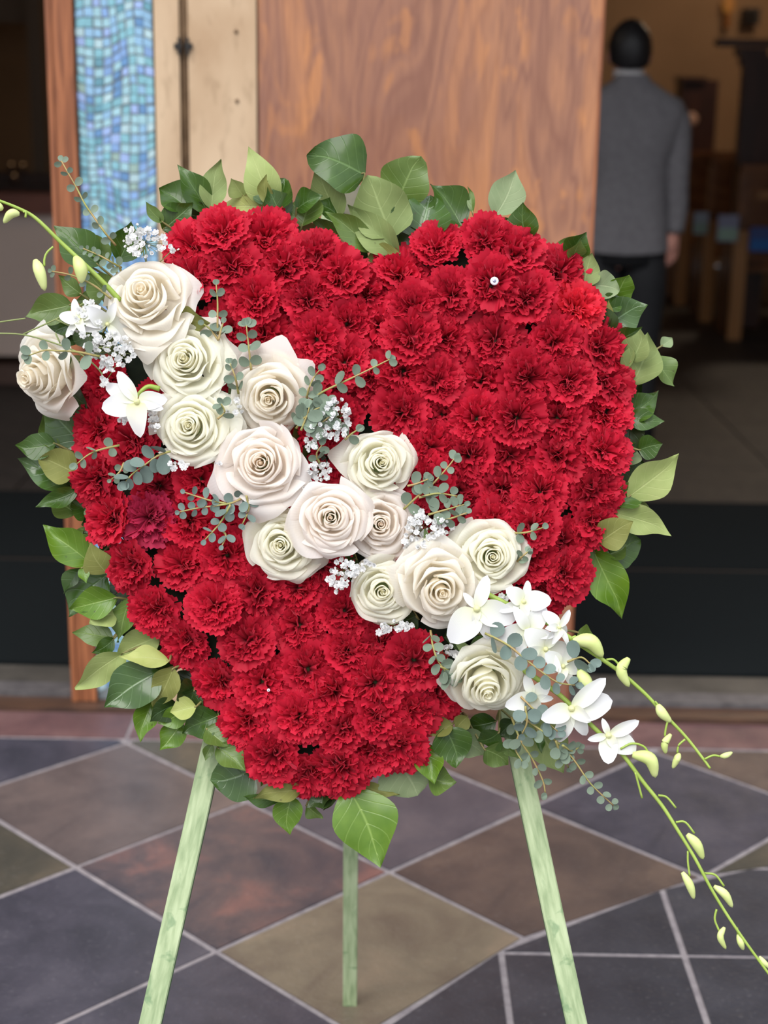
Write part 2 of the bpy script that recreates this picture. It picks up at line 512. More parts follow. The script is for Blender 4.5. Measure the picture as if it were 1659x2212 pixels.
for (r, c) in cells:
    q = [warp(c, r), warp(c + 1, r), warp(c + 1, r + 1), warp(c, r + 1)]
    cx = sum(p[0] for p in q) / 4; cz = sum(p[1] for p in q) / 4
    k = random.uniform(0.78, 0.90)
    jx, jz = random.uniform(-.04, .04) * tw, random.uniform(-.04, .04) * tw
    q = [(cx + (p[0] - cx) * k + jx + random.uniform(-.05, .05) * tw, cz + (p[1] - cz) * k + jz + random.uniform(-.05, .05) * tw) for p in q]
    nm = random.choice(mw)
    if c == 0 and cz < 0.4: nm = random.choice(['pale', 'ice', 'periwinkle'])  # reflected light put into the colour: paler tiles low on the left edge
    pr = random.uniform(0.001, 0.0028)
    if (r, c) in keep: m = MB()
    else: m = rest.setdefault(nm, MB())
    b0 = len(m.v)
    dy = [random.uniform(-0.0006, 0.0006) for _ in range(4)]
    for (yy, use) in ((DY + 0.008, 0), (DY + 0.005 - pr, 1)):
        for kk, p in enumerate(q): m.vert((p[0], yy + (dy[kk] if use else 0), p[1]))
    m.f += [tuple(b0 + x for x in f) for f in ((4, 5, 6, 7), (0, 1, 5, 4), (1, 2, 6, 5), (2, 3, 7, 6), (3, 0, 4, 7))]
    if (r, c) in keep:
        mobj('mosaic_tile', m.mesh('mosaic_tile', False), parent=mos, mat=MZm[nm])
restm = MB(); slots = []
me = None
bmx = bpy.data.meshes.new('mosaic_remainder')
V = []; Fc = []; mi = []
for k, (nm, m) in enumerate(rest.items()):
    b0 = len(V); V += m.v; Fc += [tuple(b0 + x for x in f) for f in m.f]; mi += [k] * len(m.f)
    bmx.materials.append(MZm[nm])
bmx.from_pydata(V, [], Fc); bmx.polygons.foreach_set('material_index', mi)
tag(mobj('mosaic_remainder', bmx, parent=mos), kind='stuff')

# ---- mats
M_mat = plain('rubber_mat', rgb(13, 17, 19), rgb(19, 24, 26), 160, 0.95, 0, 0.15, bump=0.4)
M_matedge = plain('mat_edge', rgb(58, 44, 36), None, rough=0.7)
def mat_(y0, y1, label):
    e = empty('entrance_mat', Vector((0.3, (y0 + y1) / 2, 0.004)), label, 'mat')
    m = MB(); m.box((0.3, (y0 + y1) / 2, 0.010), (5.0, y1 - y0, 0.016)); mobj('mat_field', m.mesh('mat_field', False), parent=e, mat=M_mat)
    m = MB(); m.box((0.3, y1 + 0.012, 0.008), (5.0, 0.022, 0.012)); mobj('edge_strip', m.mesh('edge_strip', False), parent=e, mat=M_matedge)
mat_(3.80, 4.70, 'black rubber entrance mat nearest the threshold')
mat_(4.73, 5.56, 'black rubber entrance mat further inside the hall')
# ================================================================== inside the hall
M_grey = plain('partition_paint', rgb(206, 184, 172), rgb(214, 192, 180), 2, 0.5)
M_pew = plain('pew_wood', rgb(96, 58, 34), rgb(126, 80, 48), 5, 0.25, stretch=(1, 3, 3))
M_pewl = plain('pew_wood_light', rgb(150, 102, 58), rgb(170, 118, 70), 5, 0.35, stretch=(3, 3, 0.6))
M_rail = plain('rail_wood', rgb(92, 42, 22), rgb(112, 54, 30), 5, 0.4, stretch=(0.5, 3, 3))
PY = 7.72
pl, pr_ = atY(-260, 600, PY).x, atY(330, 600, PY).x
z1 = atY(60, 462, PY).z; z2 = atY(60, 418, PY).z
e = empty('low_partition', Vector(((pl + pr_) / 2, PY, 0)), 'low grey partition with a wooden top rail inside the left doorway', 'partition')
m = MB(); m.box(((pl + pr_) / 2, PY + 0.05, (z1 + 0.1) / 2 + 0.05), (pr_ - pl, 0.08, z1 - 0.1)); mobj('panel', m.mesh('panel', False), parent=e, mat=M_grey)
m = MB(); m.box(((pl + pr_) / 2, PY + 0.05, (z1 + z2) / 2), (pr_ - pl + 0.04, 0.16, z2 - z1)); mobj('top_rail', m.mesh('top_rail', False), parent=e, mat=M_rail)
m = MB(); m.box(((pl + pr_) / 2, PY + 0.04, 0.055), (pr_ - pl + 0.02, 0.1, 0.1)); mobj('kick_board', m.mesh('kick_board', False), parent=e, mat=plain('kick_brown', rgb(84, 62, 54), rgb(96, 70, 60), 4, 0.5))

# votive candles far behind the partition
M_votive = plain('votive_glass', rgb(70, 46, 30), None, rough=0.3)
t = NT('votive_flame'); t.base((0.05, 0.03, 0.02, 1)); t.b.inputs['Emission Color'].default_value = (1.0, 0.55, 0.25, 1); t.b.inputs['Emission Strength'].default_value = 0.22
M_vflame = t.m
for k, (px, py, lab) in enumerate(((25, 360, 'dim votive candle in the left doorway, upper left of three'), (50, 361, 'dim votive candle in the left doorway, upper right of three'), (31, 384, 'dim votive candle in the left doorway, lowest of three'))):
    p = atY(px, py, 9.5 + 0.1 * (k < 2))
    e = empty('votive_candle', p - Vector((0, 0, 0.03)), lab, 'candle', 'votive candles')
    m = MB(); m.lathe([(0.016, -0.035), (0.022, -0.03), (0.024, 0.012), (0.020, 0.012), (0.018, -0.02)], 14, Matrix.Translation(p)); mobj('glass_cup', m.mesh('glass_cup'), parent=e, mat=M_votive)
    m = MB(); m.lathe([(0.002, -0.018), (0.012, -0.006), (0.012, 0.006), (0.002, 0.024)], 10, Matrix.Translation(p)); mobj('flame', m.mesh('flame'), parent=e, mat=M_vflame)
c0 = atY(36, 384, 9.55)
e = empty('candle_stand', Vector((c0.x, 9.6, 0)), 'dark stepped wooden stand carrying votive candles', 'stand')
m = MB(); m.box((c0.x, 9.5, (c0.z - .036) / 2), (0.5, 0.10, c0.z - .036)); mobj('lower_step', m.mesh('lower_step', False), parent=e, mat=M_hallwood)
zt = atY(25, 360, 9.6).z - .036
m = MB(); m.box((c0.x, 9.62, zt / 2), (0.5, 0.12, zt)); mobj('upper_step', m.mesh('upper_step', False), parent=e, mat=M_hallwood)
# pale pilaster in the left gloom
cx0, cx1 = atY(62, 150, 12.5).x, atY(92, 150, 12.5).x
m = MB(); m.box(((cx0 + cx1) / 2, 12.6, 2.6), (cx1 - cx0, 0.2, 5.2)); m.box(((cx0 + cx1) / 2 - 0.5, 12.9, 2.9), (1.3, 0.1, 1.9))
tag(mobj('wall_pilaster', m.mesh('wall_pilaster', False), mat=plain('pilaster_paint', rgb(120, 100, 82))), kind='structure')

# pews: ends step away along the aisle
ends = [(1583, 733), (1522, 694), (1468, 658), (1420, 637)]
names = ['nearest dark wooden pew, its end by the aisle at the far right', 'second dark wooden pew from the front right, end beside the blue-green card',
         'third dark wooden pew behind the grey-suited person', 'furthest dark wooden pew seen beside the trousers of the grey-suited person']
PEW = []
for k, (px, py) in enumerate(ends):
    g = ground(px, py)
    x0, y0 = g.x - 0.03, g.y
    x1 = 5.0
    PEW.append((x0, y0))
    e = empty('church_pew', Vector((x0, y0, 0)), names[k], 'pew', 'pews along the aisle')
    prof = [(-0.02, 0), (0.42, 0), (0.44, 0.42), (0.30, 0.62), (0.10, 0.74), (0.09, 1.04), (0.0, 1.07), (-0.03, 0.7)]
    m = MB(); b0 = len(m.v)
    for xx in (x0, x0 + 0.05):
        for (yy, zz) in prof: m.vert((xx, y0 + yy, zz))
    n = len(prof)
    m.f.append(tuple(range(n))); m.f.append(tuple(n + q for q in reversed(range(n))))
    for q in range(n): m.f.append((q, (q + 1) % n, n + (q + 1) % n, n + q))
    mobj('end_panel', m.mesh('end_panel', False), parent=e, mat=M_pew)
    m = MB(); m.box((x0 + 0.025, y0 - 0.035, 0.34), (0.085, 0.03, 0.68)); mobj('end_post', m.mesh('end_post', False), parent=e, mat=M_pewl)
    m = MB(); m.box(((x0 + x1) / 2, y0 + 0.02, 0.76), (x1 - x0 - 0.1, 0.03, 0.56)); mobj('back_board', m.mesh('back_board', False), parent=e, mat=M_pew)
    m = MB(); m.box(((x0 + x1) / 2, y0 + 0.02, 1.055), (x1 - x0, 0.085, 0.05)); mobj('top_rail', m.mesh('top_rail', False), parent=e, mat=M_pew)
    m = MB(); m.box(((x0 + x1) / 2, y0 + 0.24, 0.44), (x1 - x0 - 0.1, 0.40, 0.04)); mobj('seat', m.mesh('seat', False), parent=e, mat=M_pew)
    if k == 0:
        m = MB(); m.box(((x0 + x1) / 2, y0 - 0.05, 0.90), (x1 - x0 - 0.2, 0.05, 0.05)); mobj('book_rack', m.mesh('book_rack', False), parent=e, mat=M_pewl)
# cards and hymn book hung on the pew ends
BK = [((1514, 482), (30, 44), 1, (150, 158, 172), (138, 160, 148), 'small pale grey-green card hung on a pew end beside the grey jacket sleeve'),
      ((1572, 493), (42, 54), 0, (140, 142, 166), (150, 176, 160), 'larger lilac and green card hung on the nearest pew'),
      ((1648, 517), (56, 50), 0, (64, 84, 140), (40, 104, 178), 'blue hymn book at the right edge of the picture')]
for (c, s, k, ca, cb, lab) in BK:
    Y = PEW[k][1] - 0.09
    p = atY(c[0], c[1], Y); sc = Y / F_ * 1.03
    e = empty('hymn_book', p - Vector((0, 0, s[1] * sc / 2)), lab, 'book')
    m = MB(); m.box(p, (s[0] * sc, 0.02, s[1] * sc)); mobj('cover', m.mesh('cover', False), parent=e, mat=plain('cover_cloth', rgb(*ca), None, rough=0.6))
    m = MB(); m.box(p - Vector((0, 0.012, s[1] * sc * 0.22)), (s[0] * sc * 0.92, 0.004, s[1] * sc * 0.46)); mobj('cover_print', m.mesh('cover_print', False), parent=e, mat=plain('cover_print', rgb(*cb), None, rough=0.6))

# dark timber post with bracket and beam
TY = 9.9
def bx(name, par, mat, px0, py0, px1, py1, Y, dep=0.1):
    a, b = atY(px0, py0, Y), atY(px1, py1, Y)
    m = MB(); m.box(((a.x + b.x) / 2, Y, (a.z + b.z) / 2), (abs(b.x - a.x), dep, abs(a.z - b.z)))
    return mobj(name, m.mesh(name, False), parent=par, mat=mat)
M_post = plain('dark_post', rgb(46, 22, 14), rgb(66, 34, 22), 5, 0.4, stretch=(3, 3, 0.5))
a = atY(1620, 345, TY)
e = empty('timber_post', Vector((a.x, TY, 0)), 'dark carved timber post with a bracketed beam at the upper right', 'post')
bx('post', e, M_post, 1607, 120, 1634, 705, TY, 0.09)
bx('beam', e, M_post, 1548, 84, 1720, 103, TY, 0.12)
bx('bracket', e, M_post, 1590, 103, 1655, 122, TY, 0.1)
bx('bracket', e, M_post, 1599, 122, 1644, 142, TY, 0.1)
# far wall items
WY = 13.9
e = empty('wall_sconce', atY(1573, 62, WY), 'small amber wall sconce on the brown wall at the upper right', 'lamp')
t = NT('amber_glass'); t.base(rgb(150, 80, 20)); t.b.inputs['Emission Color'].default_value = (1.0, 0.45, 0.10, 1); t.b.inputs['Emission Strength'].default_value = 0.09
p = atY(1573, 16, WY); m = MB(); m.lathe([(0.02, -0.06), (0.05, -0.02), (0.055, 0.05), (0.03, 0.09)], 12, Matrix.Translation(p)); mobj('shade', m.mesh('shade'), parent=e, mat=t.m)
p = atY(1571, 44, WY); m = MB(); m.box(p, (0.05, 0.06, 0.13)); mobj('bracket', m.mesh('bracket', False), parent=e, mat=plain('sconce_brass', rgb(130, 78, 24), None, rough=0.4, metal=0.5))
e = empty('wall_loudspeaker', atY(1621, 55, WY), 'dark square loudspeaker mounted on the brown wall', 'loudspeaker')
bx('box', e, plain('speaker_black', rgb(44, 32, 26), None), 1606, 18, 1636, 54, WY, 0.15)
bx('grille', e, plain('speaker_cloth', rgb(34, 26, 22), None, rough=0.9), 1609, 22, 1633, 50, WY - 0.085, 0.02)
e = empty('tall_cabinet', atY(1493, 345, 12.8), 'tall dark wooden cabinet against the brown wall behind the grey jacket', 'cabinet')
bx('body', e, M_post, 1468, 172, 1514, 606, 12.8, 0.3)
bx('cornice', e, M_post, 1464, 166, 1518, 176, 12.78, 0.36)
p = atY(1493, 258, 12.55)
m = MB(); m.lathe([(0.01, -0.012), (0.05, -0.010), (0.055, 0.0), (0.03, 0.004)], 18, Matrix.Translation(p) @ Matrix.Rotation(R_(90), 4, 'X')); mobj('round_plaque', m.mesh('round_plaque'), parent=e, mat=plain('plaque', rgb(190, 150, 130), None))
# greenery at the foot of the post
M_fern = plain('fern_green', rgb(38, 48, 22), rgb(52, 64, 30), 10, 0.6)
p0 = atY(1652, 340, 10.2)
e = empty('potted_fern', p0 - Vector((0, 0, 0.12)), 'dark fern standing on the pew rail at the right edge', 'plant')
m = MB(); m.lathe([(0.04, -0.12), (0.06, -0.02), (0.062, 0.0), (0.05, 0.0)], 12, Matrix.Translation(p0)); mobj('pot', m.mesh('pot'), parent=e, mat=M_post)
for k in range(12):
    an = k * 2.4; l = random.uniform(0.13, 0.24)
    d = Vector((math.cos(an), math.sin(an) * 0.6, 0)); m = MB()
    def fr(u, v, d=d, l=l):
        s = d.cross(Vector((0, 0, 1))).normalized() if d.length else Vector((1, 0, 0))
        return p0 + d * l * v + Vector((0, 0, 0.16 * math.sin(v * 2.4))) + s * (u - .5) * 0.07 * math.sin(math.pi * min(1, v * .9 + .1))
    m.grid(fr, 2, 6); mobj('frond', m.mesh('frond'), parent=e, mat=M_fern)

# unseen pendant lamps, added to brighten the hall and the left partition
t = NT('added_pendant_glass'); t.base((0.8, 0.7, 0.5, 1)); t.b.inputs['Emission Color'].default_value = (1.0, 0.72, 0.42, 1); t.b.inputs['Emission Strength'].default_value = 4.0
M_pend = t.m
for (x, y, lab, en) in ((3.1, 11.4, 'added unseen pendant lamp over the pews', 52), (-2.0, 6.2, 'added unseen pendant lamp inside the left doorway', 7)):
    e = empty('added_pendant_lamp', Vector((x, y, 3.3)), lab, 'lamp')
    m = MB(); m.tube([(x, y, 5.4), (x, y, 3.62)], 0.008, 6); mobj('rod', m.mesh('rod'), parent=e, mat=M_bronzed)
    m = MB(); m.lathe([(0.03, 0.32), (0.10, 0.28), (0.14, 0.2)], 20, Matrix.Translation((x, y, 3.3))); mobj('cap', m.mesh('cap'), parent=e, mat=M_bronzed)
    m = MB(); m.lathe([(0.13, 0.2), (0.15, 0.1), (0.10, 0.02), (0.02, 0.0)], 20, Matrix.Translation((x, y, 3.3))); mobj('globe', m.mesh('globe'), parent=e, mat=M_pend)
    l = bpy.data.lights.new('added_pendant_light', 'POINT'); l.energy = en; l.color = (1, 0.80, 0.58); l.shadow_soft_size = 0.15
    lo = bpy.data.objects.new('added_pendant_light', l); link(lo, Matrix.Translation((x, y, 3.2)), e)

# ================================================================== person seen from behind
M_skin = plain('skin', rgb(206, 146, 130), rgb(214, 154, 138), 30, 0.5)
M_hair = plain('hair_black', rgb(22, 20, 22), rgb(34, 31, 33), 60, 0.5, stretch=(3, 3, 1))
M_jacket = plain('jacket_grey', rgb(104, 101, 105), rgb(116, 113, 117), 50, 0.85)
M_trouser = plain('trousers_black', rgb(20, 20, 24), rgb(26, 26, 30), 50, 0.8)
M_shirt = plain('shirt_white', rgb(215, 210, 210), None)
HY = 6.45
hc = atY(1362, 108, HY)                      # centre of the head
top = atY(1362, 46, HY).z
cxm = atY(1358, 300, HY).x
shz = atY(1358, 208, HY).z                   # shoulder line
hemz = atY(1358, 545, HY).z
hand = atY(1452, 528, HY)
def skin_mesh(name, verts, edges, root=0, sub=2):
    me = bpy.data.meshes.new(name)
    me.from_pydata([v[0] for v in verts], edges, [])
    o = bpy.data.objects.new(name + '_tmp', me); COL.objects.link(o)
    o.modifiers.new('s', 'SKIN'); sm = o.modifiers.new('d', 'SUBSURF'); sm.levels = sub
    for k, v in enumerate(verts):
        r = v[1]
        me.skin_vertices[0].data[k].radius = (r, r) if not hasattr(r, '__len__') else r
        me.skin_vertices[0].data[k].use_root = (k == root)
    dg = bpy.context.evaluated_depsgraph_get()
    out = bpy.data.meshes.new_from_object(o.evaluated_get(dg)); out.name = name
    bpy.data.objects.remove(o)
    out.polygons.foreach_set('use_smooth', [True] * len(out.polygons))
    return out
X, Y = cxm, HY
hz = hc.z
sh = 0.172
V_ = [((X, Y, 0.92), (0.15, 0.11)), ((X, Y, 1.10), (0.135, 0.10)), ((X, Y + 0.01, shz - 0.10), (0.13, 0.09)), ((X, Y + 0.01, shz + 0.005), (0.06, 0.055)),
      ((hc.x, Y + 0.01, shz + 0.075), 0.055), ((hc.x, Y + 0.015, hz - 0.075), 0.062), ((hc.x, Y + 0.02, hz), (0.078, 0.094)), ((hc.x, Y + 0.015, top - 0.035), (0.055, 0.065)),
      ((X - .09, Y, 0.86), 0.088), ((X - .10, Y + .01, 0.48), 0.056), ((X - .10, Y - .02, 0.09), 0.038), ((X - .11, Y + .13, 0.035), 0.032),
      ((X + .09, Y, 0.86), 0.088), ((X + .10, Y + .01, 0.48), 0.056), ((X + .10, Y - .02, 0.09), 0.038), ((X + .11, Y + .13, 0.035), 0.032)]
E_ = [(0, 1), (1, 2), (2, 3), (3, 4), (4, 5), (5, 6), (6, 7), (0, 8), (8, 9), (9, 10), (10, 11), (0, 12), (12, 13), (13, 14), (14, 15)]
for s in (-1, 1):
    b0 = len(V_)
    hx = (hand.x - X) * s + X; hzz = hand.z + 0.055
    V_ += [((X + s * (sh - .01), Y + .005, shz - 0.075), 0.042), ((X + s * (sh + .02), Y - .012, shz - 0.31), 0.040), ((hx, Y - .005, hzz), 0.030), ((hx - s * .003, Y, hzz - .055), (0.044, 0.026))]
    E_ += [(3, b0), (b0, b0 + 1), (b0 + 1, b0 + 2), (b0 + 2, b0 + 3)]
    palm = b0 + 3
    for (dx, dy, L) in ((-.026, .012, .064), (-.010, .016, .074), (.008, .016, .070), (.024, .012, .056)):
        q = len(V_)
        base = Vector((hx + s * dx * 0.95 - s * .003, Y + dx * 0.7, hzz - .082))
        V_ += [(base, 0.0125), (base + Vector((-s * .004, .006, -L * .5)), 0.0115), (base + Vector((-s * .016, .012, -L * .92)), 0.0095)]
        E_ += [(palm, q), (q, q + 1), (q + 1, q + 2)]
    q = len(V_)
    V_ += [(Vector((hx - s * .022, Y + .028, hzz - .045)), 0.0115), (Vector((hx - s * .030, Y + .042, hzz - .085)), 0.0095)]
    E_ += [(palm, q), (q, q + 1)]
V_ = [(Vector(a), b) for a, b in V_]
pm = skin_mesh('person', V_, E_, 0, 1)
man = mobj('person', pm, mat=M_skin)
tag(man, 'person seen from behind in a grey suit jacket and black trousers, arm hanging', 'person')
for s in (-1, 1):                                # ears
    m = MB(); m.lathe([(0.004, -0.012), (0.020, -0.008), (0.024, 0.0), (0.016, 0.007), (0.003, 0.009)], 12,
                      Matrix.Translation((hc.x + s * 0.081, Y + 0.02, hz - 0.02)) @ Matrix.Rotation(R_(90 * s), 4, 'Y') @ Matrix.Diagonal((1.45, 0.8, 1, 1)))
    mobj('ear', m.mesh('ear'), parent=man, mat=M_skin)
def hairf(u, v):
    az = u * 2 * math.pi; 
    front = 0.5 + 0.5 * math.sin(az)              # +Y is the face
    lo = -0.62 + 0.75 * front ** 1.5
    el = (1 - v) * math.asin(max(-0.99, lo)) + v * math.pi / 2
    d = Vector((math.cos(el) * math.cos(az) * 0.088, math.cos(el) * math.sin(az) * 0.104, math.sin(el) * (0.118 if el > 0 else 0.125)))
    k = 1 + 0.035 * noise.noise(Vector((math.cos(az) * 3, math.sin(az) * 3, el * 4)))
    return Vector((hc.x, Y + 0.014, hz + 0.002)) + d * k
m = MB(); m.grid(hairf, 28, 12); mobj('hair', m.mesh('hair'), parent=man, mat=M_hair)
# jacket body: stacked rounded sections, then sleeves
secs = [(hemz, .188, .128), (hemz + .10, .180, .126), (hemz + .25, .163, .118), (hemz + .38, .168, .120), (shz - .20, .190, .125), (shz - .11, .212, .120), (shz - .05, .226, .108), (shz - .012, .205, .098), (shz + .022, .140, .084), (shz + .062, .076, .070), (shz + .085, .066, .066)]
m = MB()
N_ = 32
for k, (z, a, b) in enumerate(secs):
    for i in range(N_):
        an = 2 * math.pi * i / N_
        c, s = math.cos(an), math.sin(an)
        e_ = 0.72
        fold = 0.004 * noise.noise(Vector((c * 2, s * 2, z * 5)))
        m.vert((X + (a + fold) * math.copysign(abs(c) ** e_, c), Y + 0.005 + (b + fold) * math.copysign(abs(s) ** e_, s), z + (0.012 * abs(c) if k == 0 else 0)))
for k in range(len(secs) - 1):
    for i in range(N_):
        i2 = (i + 1) % N_
        m.f.append((k * N_ + i, k * N_ + i2, (k + 1) * N_ + i2, (k + 1) * N_ + i))
jk = mobj('jacket', m.mesh('jacket'), parent=man, mat=M_jacket)
for s in (-1, 1):
    hx = (hand.x - X) * s + X
    m = MB(); m.tube(catmull([(X + s * (sh - .03), Y, shz - .055), (X + s * (sh + .008), Y, shz - .095), (X + s * (sh + .022), Y - .008, shz - .20), (X + s * (sh + .026), Y - .014, shz - .33), (hx + s * .004, Y - .008, hand.z + .15), (hx, Y - .005, hand.z + .052)], 5),
                     [.058 + .008 * min(1, k / 5) - .022 * max(0, (k - 5) / 20) for k in range(26)], 16)
    mobj('sleeve', m.mesh('sleeve'), parent=jk, mat=M_jacket)
m = MB(); m.lathe([(0.0635, 0), (0.062, 0.03), (0.0575, 0.034), (0.056, 0.0)], 24, Matrix.Translation((hc.x, Y + .012, shz + .072))); mobj('shirt_collar', m.mesh('shirt_collar'), parent=man, mat=M_shirt)
m = MB(); m.lathe([(0.0, 0), (.172, .002), (.175, .1), (.165, .2)], 28, Matrix.Translation((X, Y + .004, 0.80)) @ Matrix.Diagonal((1, .66, 1, 1)))
for s in (-1, 1):
    m.tube([(X + s * .088, Y + .004, .90), (X + s * .095, Y + .006, .70), (X + s * .10, Y + .008, .48), (X + s * .102, Y - .01, .20), (X + s * .104, Y - .012, .045)], [.092, .098, .078, .072, .074], 18)
mobj('trousers', m.mesh('trousers'), parent=man, mat=M_trouser)
for s in (-1, 1):
    m = MB()
    def shoe(u, v, s=s):
        an = u * 2 * math.pi; l = -0.075 + v * 0.29
        w = 0.044 * (math.sin(math.pi * min(1, max(0.0, 0.06 + v * 0.9))) ** 0.5); h = 0.075 * (1 - 0.55 * v)
        return Vector((X + s * (.106 + .012 * v), Y + l, 0.012)) + Vector((w * math.cos(an), 0, max(0, math.sin(an)) * h * (0.3 + 0.7 * (1 if 0.02 < v < 0.98 else 0))))
    m.grid(shoe, 14, 10); mobj('shoe', m.mesh('shoe'), parent=man, mat=M_trouser)
# ================================================================== easel and heart form
t = NT('easel_green_paint').set(0.55, 0, 0.4)
g = t.noise(40, 5, 0.3, t.coord((3, 3, 0.5))); s_ = t.noise(26, 3, 1.2, t.coord((1, 1, 1)))
col = t.ramp(g.outputs[0], [(0.32, rgb(134, 152, 112)), (0.55, rgb(168, 182, 142)), (0.75, rgb(184, 196, 158))])
col = t.mix(t.math('MULTIPLY', t.ramp(s_.outputs[0], [(0.60, (0, 0, 0, 1)), (0.68, (1, 1, 1, 1))]), 0.55), col, rgb(88, 124, 84))
t.base(col); t.bump(g.outputs[0], 0.2, 0.002); M_easel = t.m
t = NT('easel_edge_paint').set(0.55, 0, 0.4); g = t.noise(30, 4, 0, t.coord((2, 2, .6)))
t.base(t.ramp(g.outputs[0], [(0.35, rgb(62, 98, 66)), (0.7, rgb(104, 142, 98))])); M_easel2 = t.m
es = empty('display_easel', ground(785, 2212), 'pale green wooden tripod easel holding up the floral heart', 'easel')
def bar(p0, p1, w, d, name='leg', mat=M_easel, par=es, face=NN):
    z = (p1 - p0).normalized(); x = z.cross(face).normalized(); y = z.cross(x)
    m = MB(); L = (p1 - p0).length
    bm = bmesh.new(); bmesh.ops.create_cube(bm, size=1)
    bmesh.ops.scale(bm, vec=(w, d, L), verts=bm.verts)
    bmesh.ops.bevel(bm, geom=[e for e in bm.edges], offset=0.0015, segments=1, affect='EDGES')
    me = bpy.data.meshes.new(name); bm.to_mesh(me); bm.free()
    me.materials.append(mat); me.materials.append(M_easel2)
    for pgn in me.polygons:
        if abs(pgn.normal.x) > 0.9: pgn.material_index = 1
    M = Matrix(((x.x, y.x, z.x), (x.y, y.y, z.y), (x.z, y.z, z.z))).to_4x4(); M.translation = (p0 + p1) / 2
    return mobj(name, me, M, par)
def leg_line(a, b, da, db):
    A, B = P(a[0], a[1], da), P(b[0], b[1], db)
    d = (B - A); tt = (0.0 - A.z) / d.z
    return A, A + d * tt
top_l, foot_l = leg_line((722, 450), (325, 2212), 2.06, 1.945)
top_r, foot_r = leg_line((868, 450), (1245, 2212), 2.06, 1.945)
bar(foot_l, top_l, 0.0275, 0.022); bar(foot_r, top_r, 0.0262, 0.022)
foot_b = ground(756, 2167); top_b = P(764, 425, 2.10)
bar(foot_b, top_b, 0.0235, 0.02)
bar(P(470, 1500, 2.022), P(1100, 1500, 2.022), 0.022, 0.016, 'crossbar')
bar(P(735, 440, 2.08), P(800, 440, 2.08), 0.045, 0.03, 'top_block', plain('block_grey', rgb(96, 92, 78), rgb(120, 114, 96), 20, 0.6))
for o_ in []: pass

HEART = [(800, 590), (830, 555), (888, 545), (890, 512), (940, 482), (1040, 474), (1105, 480), (1130, 510), (1190, 530), (1252, 560), (1262, 620), (1292, 645), (1302, 690), (1330, 715),
         (1345, 780), (1352, 830), (1360, 870), (1352, 930), (1350, 970), (1340, 1020), (1342, 1060), (1325, 1110), (1318, 1165), (1275, 1200), (1275, 1255), (1232, 1290), (1195, 1320), (1090, 1420), (985, 1510),
         (985, 1540), (930, 1575), (905, 1640), (830, 1662), (800, 1698), (740, 1700), (670, 1712), (600, 1692), (550, 1660), (530, 1620), (490, 1580), (475, 1530), (422, 1482), (418, 1440), (352, 1410), (345, 1375),
         (292, 1360), (287, 1285), (237, 1252), (240, 1200), (203, 1140), (205, 1090), (165, 1060), (172, 980), (176, 900), (190, 850), (178, 815), (230, 740), (290, 620), (350, 545), (378, 490), (430, 480), (450, 457),
         (560, 465), (640, 480), (662, 500), (730, 515), (745, 545), (785, 572)]
def seg_d(p, a, b):
    ab = b - a; t = max(0, min(1, (p - a).dot(ab) / ab.length_squared)); return (p - a - ab * t).length
HV = [Vector(p) for p in HEART]
def hdist(p): return min(seg_d(p, HV[k - 1], HV[k]) for k in range(len(HV)))
def hin(p):
    c = False
    for k in range(len(HV)):
        a, b = HV[k - 1], HV[k]
        if (a.y > p.y) != (b.y > p.y) and p.x < (b.x - a.x) * (p.y - a.y) / (b.y - a.y) + a.x: c = not c
    return c
cen = Vector((770, 1060))
inner = [cen + (p - cen) * (1 - 48 / (p - cen).length) for p in HV]
M_foam = plain('floral_foam', rgb(20, 30, 18), rgb(30, 40, 24), 80, 0.95)
M_back = plain('black_backing', rgb(16, 16, 17), None, rough=0.6)
hf = empty('heart_form', P(cen.x, cen.y, 1.99), 'dark heart-shaped foam form hidden beneath the carnations', 'floral form')
for (nm, d0, d1, mat, k) in (('foam', 1.935, 1.972, M_foam, 1.0), ('backing', 1.9722, 1.985, M_back, 1.01)):
    m = MB(); n = len(inner)
    for d in (d0, d1):
        for p in inner:
            q = cen + (p - cen) * k
            m.vert(P(q.x, q.y, 1.95) + (-NN) * (d - 1.95))
    m.f.append(tuple(reversed(range(n)))); m.f.append(tuple(n + q for q in range(n)))
    for q in range(n): m.f.append((q, (q + 1) % n, n + (q + 1) % n, n + q))
    mobj(nm, m.mesh(nm, False), parent=hf, mat=mat)
# ================================================================== carnations
def carn_mat(name, c1, c2, tl):
    t = NT(name).set(0.62, 0, 0.25)
    oi = t.n('ShaderNodeObjectInfo')
    nz = t.noise(60, 3, 0, t.coord())
    col = t.mix(nz.outputs[0], c1, c2)
    hs = t.n('ShaderNodeHueSaturation')
    t.l(t.math('ADD', t.math('MULTIPLY', oi.outputs['Random'], 0.34), 0.82), hs.inputs['Value'])
    t.l(col, hs.inputs['Color'])
    t.base(hs.outputs[0])
    t.b.inputs['Sheen Weight'].default_value = 0.18; t.b.inputs['Sheen Tint'].default_value = (1, 0.35, 0.45, 1)
    t.translucent(tl, 0.34)
    return t.m
M_carn = carn_mat('carnation_red', (0.52, 0.008, 0.030, 1), (0.66, 0.014, 0.048, 1), (0.66, 0.012, 0.045, 1))
M_carnp = carn_mat('carnation_purplish', (0.44, 0.018, 0.066, 1), (0.56, 0.026, 0.09, 1), (0.55, 0.03, 0.09, 1))
M_carnc = carn_mat('carnation_coral', (0.72, 0.017, 0.042, 1), (0.82, 0.03, 0.06, 1), (0.8, 0.03, 0.06, 1))
M_calyx = plain('calyx_green', rgb(96, 120, 70), None)
RC = 0.0375
